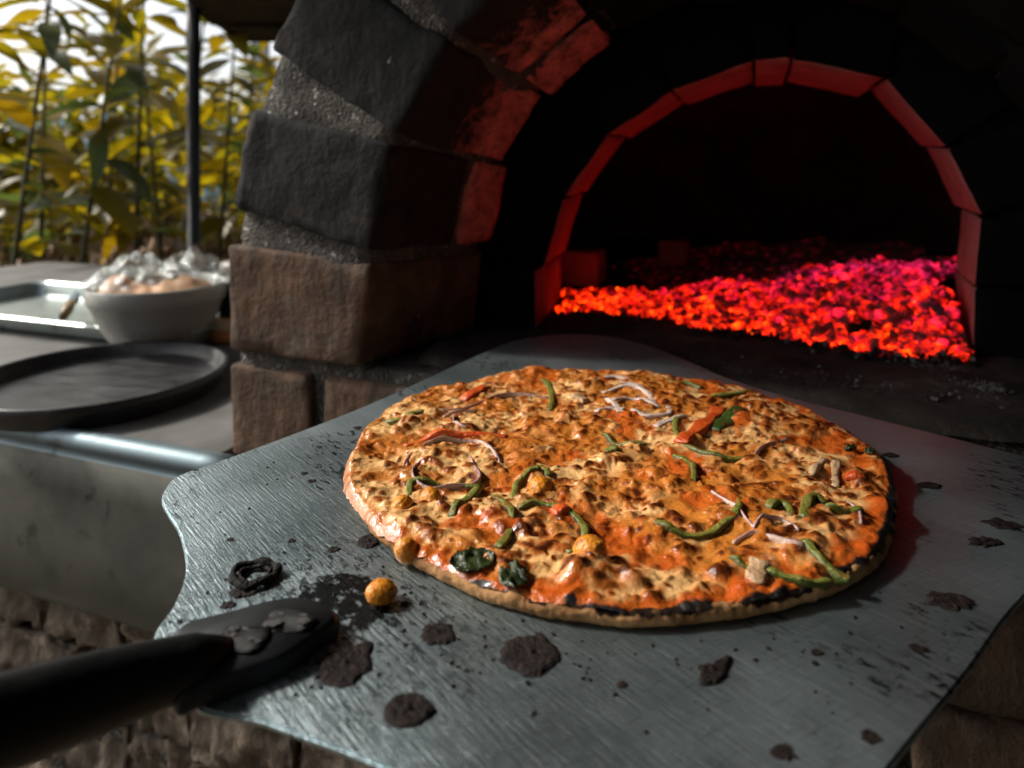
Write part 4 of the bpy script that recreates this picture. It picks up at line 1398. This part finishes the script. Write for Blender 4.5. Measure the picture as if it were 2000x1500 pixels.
# bigger lumps: chickpeas, corn, vegetables under the cheese
NL = 120
lth = rs.rand(NL)*2*np.pi; lrr = PR*0.95*np.sqrt(rs.rand(NL))
lx = lrr*np.cos(lth); ly = lrr*np.sin(lth)
lrad = 0.006+0.006*rs.rand(NL); lh = (0.0012+0.0030*rs.rand(NL))
def fields(x, y):
    r = np.hypot(x, y); th = np.arctan2(y, x)
    er = edge_r(th)
    depth = er-r
    h = 0.0026*(fbm(x, y, 42, 1, 2)-0.5)*2 + 0.0014*(fbm(x, y, 120, 7, 2)-0.5)*2 + 0.0005*(fbm(x, y, 330, 8, 2)-0.5)*2
    WX = 0.0032*(fbm(x, y, 85, 411, 2)-0.5)*2; WY = 0.0032*(fbm(x, y, 85, 577, 2)-0.5)*2
    lump_ = np.zeros_like(x)
    for i in range(NL):
        m = (np.abs(x-lx[i]) < 0.02) & (np.abs(y-ly[i]) < 0.02)
        d2 = ((x[m]+WX[m]-lx[i])**2+(y[m]+WY[m]-ly[i])**2)/(lrad[i]*0.62)**2
        lump_[m] += lh[i]*np.exp(-d2)
    lump_ = 0.0052*(1-np.exp(-lump_/0.0052))
    bl = np.zeros_like(x); brown = np.zeros_like(x)
    wx = 0.0013*(fbm(x, y, 240, 31, 2)-0.5)*2; wy = 0.0013*(fbm(x, y, 240, 77, 2)-0.5)*2
    X = x+wx; Y = y+wy
    for i in range(NB):
        R_ = brad[i]*2.4
        m = (np.abs(X-bx[i]) < R_) & (np.abs(Y-by[i]) < R_)
        if not m.any(): continue
        dx = X[m]-bx[i]; dy = Y[m]-by[i]
        c, s_ = np.cos(bang[i]), np.sin(bang[i])
        d2 = ((dx*c+dy*s_)**2/bel[i]+(-dx*s_+dy*c)**2*bel[i])/brad[i]**2
        g = np.exp(-d2*1.5)
        bl[m] = np.maximum(bl[m], (0.0002+0.42*brad[i])*g)
        brown[m] = np.maximum(brown[m], bdark[i]*np.clip(g*1.25, 0, 1))
    pale = np.clip((fbm(x, y, 38, 60, 3)-0.37)*5 - lump_/0.0052*0.35, 0, 1)
    near = np.clip((-np.sin(th-0.15)-0.35)*2.0, 0, 1)
    sauce = np.clip(1-(depth-0.0015-0.020*near*np.clip(fbm(x, y, 60, 21)-0.22, 0, 1))/0.005, 0, 1)
    sauce = np.maximum(sauce, np.clip((fbm(x, y, 48, 140, 3)-0.60)*9, 0, 1)*0.9)
    rightside = np.clip(np.cos(th+0.45)*1.8+0.05, 0, 1)
    leftside = np.clip(np.cos(th-2.9)*2-0.7, 0, 1)
    char = np.clip(1.15-depth/(0.0015+0.0060*rightside*fbm(x, y, 70, 33)*1.5), 0, 1)*np.clip(rightside*1.4+(fbm(x, y, 60, 12)-0.5)*1.2, 0, 1)
    char = np.maximum(char, np.clip(1-depth/0.010, 0, 1)*np.clip((fbm(x, y, 75, 201)-0.60)*9, 0, 1)*(near*0.6+0.4))
    bro = np.clip((fbm(x, y, 11, 300)-0.28)*1.7, 0, 1)
    brown = np.clip(brown*(0.70+0.5*bro) + 0.22*lump_/0.0052 + rightside*np.clip(1-depth/0.06, 0, 1)*0.25, 0, 1.2)
    fade = np.clip(depth/0.003, 0, 1)**0.5
    hh = (h + lump_ + bl*(1-0.3*sauce))*(0.25+0.75*fade) - 0.0006*sauce
    return hh, brown*(1-0.25*sauce), pale*(1-sauce), sauce*(1-leftside*0.8), char, depth
BASE_H = 0.0072
nr_, na_ = 235, 1150
tt = (np.arange(nr_)/(nr_-1))**0.85
th = np.arange(na_)*2*np.pi/na_
lefte = np.clip(np.cos(th-2.75)*1.8-0.5, 0, 1)
RR = tt[:, None]*(edge_r(th)-0.0012+0.0012*lefte+0.0008*(fbm(np.cos(th)*8+9, np.sin(th)*8+9, 10.0, 88)-0.5))[None, :]
XX = (RR*np.cos(th)[None, :]).ravel(); YY = (RR*np.sin(th)[None, :]).ravel()
hh, brown, pale, sauce, char, depth = fields(XX, YY)
rimdrop = np.clip(1-depth/0.004, 0, 1)**2*(0.0024+0.0030*np.clip(np.cos(np.arctan2(YY, XX)-2.75)*1.8-0.5, 0, 1))
ZZ = zp + BASE_H + hh - rimdrop
idx = np.arange(nr_*na_).reshape(nr_, na_)
a = idx[:-1, :]; b = np.roll(idx, -1, axis=1)[:-1, :]; c = np.roll(idx, -1, axis=1)[1:, :]; d = idx[1:, :]
faces = np.stack([a, d, c, b], axis=-1).reshape(-1, 4)
# coarse lookup of the surface for draping the toppings
GN = 300
gx = np.linspace(-0.15, 0.15, GN)
GX, GY = np.meshgrid(gx, gx, indexing='ij')
gh = fields(GX.ravel(), GY.ravel())[0].reshape(GN, GN)
def surf(x, y):
    i = int(min(max((x-PCX+0.15)/0.3*(GN-1), 1), GN-2)); j = int(min(max((y-PCY+0.15)/0.3*(GN-1), 1), GN-2))
    return zp+BASE_H+float(gh[i-1:i+2, j-1:j+2].mean())

pizza = empty('pizza', (PCX, PCY, zp), 'round vegetable pizza with browned cheese, green peppers and onion on the peel', 'pizza')
def mat_cheese():
    m = M('baked_cheese')
    co = m.coord()
    n1 = m.noise(co, 330, 4, 0.65)
    n2 = m.noise(co, 95, 4, 0.6)
    br = m.attr('brown'); pa = m.attr('pale'); sa = m.attr('sauce'); ch = m.attr('char')
    base = m.mix(m.math('ADD', m.math('MULTIPLY', pa, 0.75), m.math('MULTIPLY', m.math('SUBTRACT', n2, 0.5), 0.8), True), (0.46, 0.155, 0.024), (0.80, 0.50, 0.21))
    b2 = m.math('ADD', br, m.math('MULTIPLY', m.math('SUBTRACT', n1, 0.5), 0.45))
    base = m.mix(m.ramp(b2, [(0.20, 0.0), (0.52, 0.95)]), base, (0.34, 0.085, 0.011))
    base = m.mix(m.ramp(b2, [(0.54, 0.0), (0.92, 1.0)]), base, (0.08, 0.017, 0.004))
    base = m.mix(m.math('MULTIPLY', sa, m.ramp(n2, [(0.3, 0.5), (0.6, 1.0)])), base, m.mix(n1, (0.38, 0.035, 0.004), (0.52, 0.115, 0.012)))
    base = m.mix(m.ramp(m.math('ADD', ch, m.math('MULTIPLY', m.math('SUBTRACT', n1, 0.5), 0.5)), [(0.40, 0.0), (0.62, 1.0)]), base, (0.010, 0.008, 0.007))
    rg = m.ramp(m.math('ADD', m.math('MULTIPLY', n1, 0.6), m.math('MULTIPLY', n2, 0.4)), [(0.35, 0.10), (0.65, 0.28)])
    rg = m.math('ADD', rg, m.math('MULTIPLY', ch, 0.4), True)
    h = m.math('ADD', m.math('MULTIPLY', n1, 0.7), m.math('MULTIPLY', m.noise(co, 900, 2, 0.6), 0.45))
    m.bsdf(Base_Color=base, Roughness=rg, Specular_IOR_Level=0.45, Coat_Weight=m.math('MULTIPLY', m.math('SUBTRACT', 1.0, ch, True), 0.6), Coat_Roughness=0.06,
           Normal=m.bump(h, 0.8, 0.0010))
    return m.m
MT['cheese'] = mat_cheese()
co_ = np.stack([XX+PCX, YY+PCY, ZZ], axis=-1)
obj_np('cheese', co_, faces, MT['cheese'], pizza, attrs={'brown': brown, 'pale': pale, 'sauce': sauce, 'char': char})
# crust
def mat_crust():
    m = M('crust')
    co = m.coord()
    a = m.noise(co, 45, 6, 0.6); b = m.noise(co, 28, 4, 0.6, 0.4)
    base = m.ramp(a, [(0.3, (0.22, 0.10, 0.035)), (0.65, (0.46, 0.26, 0.115))])
    base = m.mix(m.ramp(b, [(0.48, 0.0), (0.62, 0.9)]), base, (0.15, 0.065, 0.024))
    ch = m.attr('char')
    base = m.mix(m.ramp(m.math('ADD', ch, m.math('MULTIPLY', m.math('SUBTRACT', m.noise(co, 130, 4, 0.65), 0.5), 2.2)), [(0.38, 0.0), (0.75, 1.0)]), base, (0.012, 0.006, 0.0035))
    m.bsdf(Base_Color=base, Roughness=0.75, Specular_IOR_Level=0.12, Normal=m.bump(m.noise(co, 260, 6, 0.65), 0.5, 0.0015))
    return m.m
MT['crust'] = mat_crust()
prof = [(-0.030, 0.0004), (-0.003, 0.0005), (-0.0006, 0.0010), (0.0004, 0.0024), (0.0007, 0.0038), (0.0005, 0.0050), (0.0000, 0.0059), (-0.0007, 0.0065), (-0.0016, 0.0067), (-0.0030, 0.0064), (-0.0070, 0.0052)]
V = []; chv = []
for (dr, z) in prof:
    er = edge_r(th)
    k = (0.85+0.35*fbm(np.cos(th)*3+9, np.sin(th)*3+9, 6.0, 70))*(0.66+0.26*np.clip(-np.sin(th-0.1)*2-0.6, 0, 1))*(1-0.3*np.clip(np.cos(th-2.75)*1.8-0.5, 0, 1))
    lift = 0.0012*np.clip((fbm(np.cos(th)*2+3, np.sin(th)*2+3, 5.0, 99)-0.5)*3, 0, 1)
    lf_ = np.clip(np.cos(th-2.75)*1.8-0.5, 0, 1)
    rr_ = er+dr-0.0022*lf_+0.0016*(fbm(np.cos(th)*5+z*300, np.sin(th)*5+z*90, 14.0, 44)-0.5)
    k = k*0.86*(0.8+0.5*fbm(np.cos(th)*4+2, np.sin(th)*4+2, 7.0, 270))
    V.append(np.stack([PCX+(rr_-0.0009)*np.cos(th), PCY+(rr_-0.0009)*np.sin(th), zp+z*k+lift*(z > 0.001)], axis=-1))
    rightside = np.clip(np.cos(th+0.55)*1.6-0.05, 0, 1)
    chv.append(np.clip(np.clip((z-0.0030-0.0030*fbm(np.cos(th)*4+1, np.sin(th)*4+4, 12.0, 161))/0.0012, 0, 1)*np.clip(rightside*3.0, 0, 1)+np.clip((np.cos(th+0.2)-0.62)*4, 0, 0.8), 0, 1)*np.clip((fbm(np.cos(th)*3+1, np.sin(th)*3+4, 5.0, 61)-0.40)*4.5, 0.0, 1))
V = np.concatenate(V); chv = np.concatenate(chv)
npf = len(prof)
idx = np.arange(npf*na_).reshape(npf, na_)
a = idx[:-1, :]; b = np.roll(idx, -1, axis=1)[:-1, :]; c = np.roll(idx, -1, axis=1)[1:, :]; d = idx[1:, :]
obj_np('crust', V, np.stack([a, b, c, d], axis=-1).reshape(-1, 4), MT['crust'], pizza, attrs={'char': chv})

# toppings
def mat_veg(name, a, b, rough=0.28, coat=0.15, spots=None, scale=90, spec=0.5):
    m = M(name)
    co = m.coord()
    nz = m.noise(co, scale, 5, 0.6)
    base = m.ramp(nz, [(0.3, a), (0.68, b)])
    if spots: base = m.mix(m.ramp(m.noise(co, 150, 5, 0.6), [(0.55, 0.0), (0.68, 1.0)]), base, spots)
    m.bsdf(Base_Color=base, Roughness=m.ramp(nz, [(0.3, rough), (0.7, rough+0.15)]), Specular_IOR_Level=spec,
           Coat_Weight=coat, Coat_Roughness=0.08, Normal=m.bump(m.noise(co, 420, 4), 0.8, 0.0014))
    return m.m
MT['pepper'] = mat_veg('green_pepper', (0.024, 0.040, 0.005), (0.080, 0.098, 0.012), 0.25, 0.0, (0.12, 0.055, 0.010))
MT['pepper_dark'] = mat_veg('dark_pepper', (0.02, 0.045, 0.008), (0.05, 0.09, 0.015), 0.3)
MT['pepper_pale'] = mat_veg('pepper_flesh', (0.09, 0.105, 0.014), (0.19, 0.19, 0.035), 0.3, 0.0, (0.18, 0.08, 0.014))
MT['red'] = mat_veg('red_pepper', (0.42, 0.045, 0.008), (0.60, 0.11, 0.015), 0.28)
MT['onion'] = mat_veg('onion', (0.40, 0.29, 0.24), (0.62, 0.50, 0.42), 0.3, 0.2)
MT['onion_skin'] = mat_veg('onion_skin', (0.20, 0.075, 0.10), (0.46, 0.30, 0.28), 0.3)
MT['chickpea'] = mat_veg('chickpea', (0.50, 0.15, 0.010), (0.70, 0.29, 0.028), 0.20, 0.0, (0.16, 0.035, 0.006), 260, 0.40)
MT['basil'] = mat_veg('basil', (0.008, 0.014, 0.006), (0.035, 0.05, 0.012), 0.25)
MT['mushroom'] = mat_veg('mushroom', (0.34, 0.20, 0.10), (0.55, 0.38, 0.22), 0.45, 0.0, (0.12, 0.06, 0.03))

def strip(name, pxs, wd, tk, mt, inner=None, lift=0.0002, tilt=0.0, label=None, ends=True, stand=0.42, zz=-0.1385):
    """a bent vegetable slice: skin band wd tall and tk thick draped on the cheese"""
    pts = [px(x, y, zz) for x, y in pxs]
    cs = resample(catmull(pts, 8), max(8, 5*len(pts)))
    rn = random.Random(int(pxs[0][0]*7+pxs[0][1]))
    zs = [surf(p.x, p.y) for p in cs]
    zsm = [sum(zs[max(0, i-3):i+4])/len(zs[max(0, i-3):i+4]) for i in range(len(zs))]
    hi = [max(zs[max(0, i-1):i+2]) for i in range(len(zs))]
    V = []; Fc = []; n = len(cs)
    prof = 10
    for i, p in enumerate(cs):
        t = (cs[min(i+1, n-1)]-cs[max(i-1, 0)]); t.z = 0; t.normalize()
        sd = Vector((t.y, -t.x, 0))
        up = Vector((0, 0, 1))
        w = wd*(0.9+0.55*noise.noise(Vector((i*0.22, 0.5, pxs[0][0]))))
        tk_ = tk*(1.0+0.5*noise.noise(Vector((i*0.2, 7.5, pxs[0][0]))))
        if ends:
            e = min(i, n-1-i)/(n*0.14); w *= min(1, 0.45+0.55*e) if e < 1 else 1
        z = zsm[i] + lift - w*0.5 + w*stand + 0.0020*noise.noise(Vector((i*0.16, pxs[0][1], 2)))
        c = Vector((p.x, p.y, z))
        a1 = up*math.cos(tilt)+sd*math.sin(tilt); a2 = sd*math.cos(tilt)-up*math.sin(tilt)
        for k in range(prof):
            an = 2*math.pi*k/prof
            ca, sa = math.cos(an), math.sin(an)
            # superellipse, taller than thick
            ca = math.copysign(abs(ca)**0.42, ca); sa = math.copysign(abs(sa)**0.42, sa)
            V.append(c + a1*(sa*w*0.5) + a2*(ca*tk_*0.5*(1+0.2*noise.noise(Vector((i*0.5, k, 1))))))
    for i in range(n-1):
        for k in range(prof):
            a = i*prof+k; b = i*prof+(k+1) % prof
            Fc.append((a, b, b+prof, a+prof))
    Fc.append(tuple(range(prof-1, -1, -1))); Fc.append(tuple((n-1)*prof+k for k in range(prof)))
    o = obj(name, V, Fc, MT[mt], pizza)
    if inner:
        o.data.materials.append(MT[inner])
        for p_ in o.data.polygons[:]:
            k = p_.index % prof
            if p_.index < (n-1)*prof and k in (1, 2, 3, 4): p_.material_index = 1
    if label: o['label'] = label
    return o

G = [([(753, 815), (775, 819), (800, 812), (828, 797)], 0.0035, 0.003), ([(1060, 735), (1074, 752), (1078, 775), (1074, 796)], 0.0045, 0.0028),
     ([(1012, 990), (1050, 985), (1100, 995), (1135, 1018), (1143, 1045), (1128, 1068), (1105, 1075)], 0.0048, 0.0024),
     ([(966, 962), (988, 985), (1000, 1012), (992, 1045), (972, 1072)], 0.0042, 0.0022), ([(882, 1000), (900, 980), (925, 962), (940, 946)], 0.0062, 0.003),
     ([(800, 962), (802, 940), (830, 938), (880, 940), (940, 942)], 0.0040, 0.0024), ([(1005, 972), (1008, 945), (1030, 928), (1055, 922)], 0.0060, 0.0028),
     ([(1052, 905), (1066, 915), (1070, 932)], 0.0042, 0.0024), ([(1178, 846), (1195, 858), (1230, 868), (1262, 870)], 0.0032, 0.0022),
     ([(1325, 812), (1318, 832), (1326, 856)], 0.0038, 0.0022), ([(1335, 868), (1365, 882), (1410, 893), (1462, 893)], 0.0036, 0.0022),
     ([(1316, 882), (1340, 892), (1354, 912), (1355, 938)], 0.0046, 0.0024), ([(1280, 1022), (1320, 1036), (1370, 1036), (1420, 1018), (1444, 996), (1444, 978)], 0.0046, 0.0022),
     ([(1572, 1018), (1575, 995), (1592, 978), (1612, 988)], 0.0068, 0.003), ([(1612, 1000), (1640, 1005), (1682, 1002)], 0.0050, 0.0026),
     ([(1500, 990), (1520, 978), (1538, 984), (1546, 1004)], 0.0050, 0.0028), ([(1574, 1058), (1592, 1082), (1625, 1102), (1662, 1114)], 0.0054, 0.0026),
     ([(1492, 1106), (1530, 1118), (1580, 1124), (1624, 1118)], 0.0046, 0.0026), ([(1428, 1085), (1450, 1098), (1480, 1104)], 0.0040, 0.0026),
     ([(1308, 742), (1340, 744), (1372, 752)], 0.0040, 0.003), ([(1388, 766), (1420, 766), (1470, 756)], 0.0045, 0.003), ([(1182, 880), (1210, 878)], 0.004, 0.004)]
for pts, w_, t_ in G: strip('pepper_strip', pts, w_*0.75, t_*1.2, 'pepper', 'pepper_pale')
strip('pepper_strip', [(1388, 838), (1415, 822), (1448, 796)], 0.0035, 0.010, 'pepper_dark', None, stand=0.2, label='dark wide pepper slice')
strip('red_pepper_strip', [(790, 860), (840, 848), (900, 845), (950, 846), (992, 850)], 0.0030, 0.0040, 'red')
strip('red_pepper_strip', [(1330, 868), (1350, 850), (1378, 828), (1398, 806), (1406, 790)], 0.0042, 0.0072, 'red')
strip('red_pepper_strip', [(905, 772), (925, 765), (950, 752)], 0.0050, 0.0075, 'red')
strip('red_pepper_strip', [(1080, 1005), (1112, 996)], 0.0045, 0.005, 'red')
strip('red_pepper_strip', [(1650, 925), (1690, 930)], 0.0035, 0.005, 'red')
ON = [[(786, 912), (800, 885), (840, 866), (885, 858), (930, 860), (958, 876), (978, 898)], [(825, 890), (812, 908), (806, 930), (826, 945), (880, 946), (936, 932), (926, 908), (918, 890)],
      [(856, 792), (900, 790), (945, 776), (1000, 764), (1072, 768)], [(888, 806), (886, 822), (898, 836), (916, 838)], [(866, 806), (895, 800), (930, 796)],
      [(1390, 962), (1418, 980), (1450, 1008), (1474, 1034)], [(1432, 1048), (1475, 1040), (1520, 1056), (1568, 1070), (1580, 1058)], [(1472, 1034), (1496, 1020), (1530, 1018), (1560, 1040)],
      [(1655, 982), (1676, 998), (1682, 1022)], [(1472, 884), (1500, 868), (1538, 858)], [(1235, 802), (1262, 812), (1305, 808), (1306, 794)], [(1280, 832), (1310, 822), (1345, 808)],
      [(1160, 742), (1195, 732), (1230, 738)], [(1178, 762), (1215, 752), (1252, 758), (1275, 772)], [(1190, 786), (1225, 776), (1262, 782), (1290, 792)], [(1165, 804), (1190, 796), (1220, 800)], [(1210, 745), (1240, 750), (1268, 768), (1278, 784)], [(1185, 775), (1205, 792), (1212, 808)]]
for i, pts in enumerate(ON): strip('onion_strip', pts, 0.0028 if i < 10 else 0.0022, 0.0009 if i < 10 else 0.0034, 'onion', None if i >= 10 else 'onion_skin', lift=0.0003, stand=0.5)
strip('mushroom_slice', [(1585, 925), (1598, 910), (1612, 895)], 0.004, 0.003, 'mushroom'); strip('mushroom_slice', [(1632, 940), (1632, 915), (1636, 900)], 0.004, 0.004, 'mushroom')
strip('mushroom_slice', [(1480, 1130), (1478, 1110), (1486, 1096)], 0.005, 0.006, 'mushroom'); strip('mushroom_slice', [(1120, 770), (1145, 778)], 0.004, 0.006, 'mushroom')

def pea(name, x, y, wpx, mt='chickpea', sink=0.35, seed=0, parent=pizza, onblade=False):
    c = px(x, y, -0.1395 if not onblade else ZP+0.004)
    rad = wpx/F*c.y/2
    bm = bmesh.new()
    bmesh.ops.create_icosphere(bm, subdivisions=4, radius=1.0)
    for v in bm.verts:
        c0 = v.co.copy()
        k_ = 1+0.07*noise.noise(c0*1.7+Vector((seed*1.9, 0, 0)))+0.035*noise.noise(c0*4.5+Vector((0, seed*2.3, 0)))
        k_ -= 0.10*math.exp(-((c0.x-0.75)**2+c0.y**2*9+(c0.z-0.55)**2)*4)      # the pea's crease
        v.co = Vector((c0.x*1.06*1.1, c0.y, c0.z*0.93))*k_*rad
    me = bpy.data.meshes.new(name); bm.to_mesh(me); bm.free(); me.materials.append(MT[mt])
    me.polygons.foreach_set('use_smooth', [True]*len(me.polygons))
    o = link(name, me, None, parent)
    z = surf(c.x, c.y)+rad*(1-2*sink) if not onblade else zp+rad*0.88
    o.location = Vector((c.x, c.y, z)) - (parent.location if parent else Vector((0, 0, 0)))
    o.rotation_euler = (0.3*seed, 0.2*seed, seed*1.3)
    return o
for i, (x, y, w_) in enumerate(((1058, 955, 52), (1152, 1082, 60), (784, 985, 44), (842, 968, 44), (794, 1060, 46))):
    pea('chickpea', x, y, w_, seed=i+1, sink=0.62 if i > 1 else 0.55)
o = pea('loose_chickpea', 745, 1154, 54, seed=40, parent=None, onblade=True)
o.scale.z *= 0.85; o.rotation_euler = (0.2, 0.1, 0.6); o.location.z -= 0.0005
tag(o, 'single golden roasted chickpea lying loose on the peel beside the pizza', 'chickpea')
# charred basil leaves
def basil(x, y, L, Wd, rot, seed):
    c = px(x, y, -0.1395)
    V = []; Fc = []
    n, k_ = 14, 9
    for i in range(n):
        for j in range(k_):
            u = i/(n-1)*2-1; v = (j/(k_-1)*2-1)*math.sqrt(max(0, 1-abs(u)**2.4))
            q = Matrix.Rotation(rot, 3, 'Z')@Vector((u*L/2, v*Wd/2, 0))
            h = 0.0016+0.0022*noise.noise(Vector((u*2.2+seed, v*2.0, 0)))+0.0012*noise.noise(Vector((u*6+seed, v*6, 3)))
            V.append(Vector((c.x+q.x, c.y+q.y, surf(c.x+q.x*0.6, c.y+q.y*0.6)+max(h, 0.0003))))
    for i in range(n-1):
        for j in range(k_-1):
            a = i*k_+j
            Fc.append((a, a+k_, a+k_+1, a+1))
    o = obj('basil_leaf', V, Fc, MT['basil'], pizza)
    o.modifiers.new('thickness', 'SOLIDIFY').thickness = 0.0005
basil(922, 1096, 0.016, 0.012, 0.25, 3)
basil(1002, 1125, 0.013, 0.010, 1.6, 8)
basil(1660, 880, 0.007, 0.004, 0.5, 12)
basil(1700, 892, 0.006, 0.004, 1.2, 14)
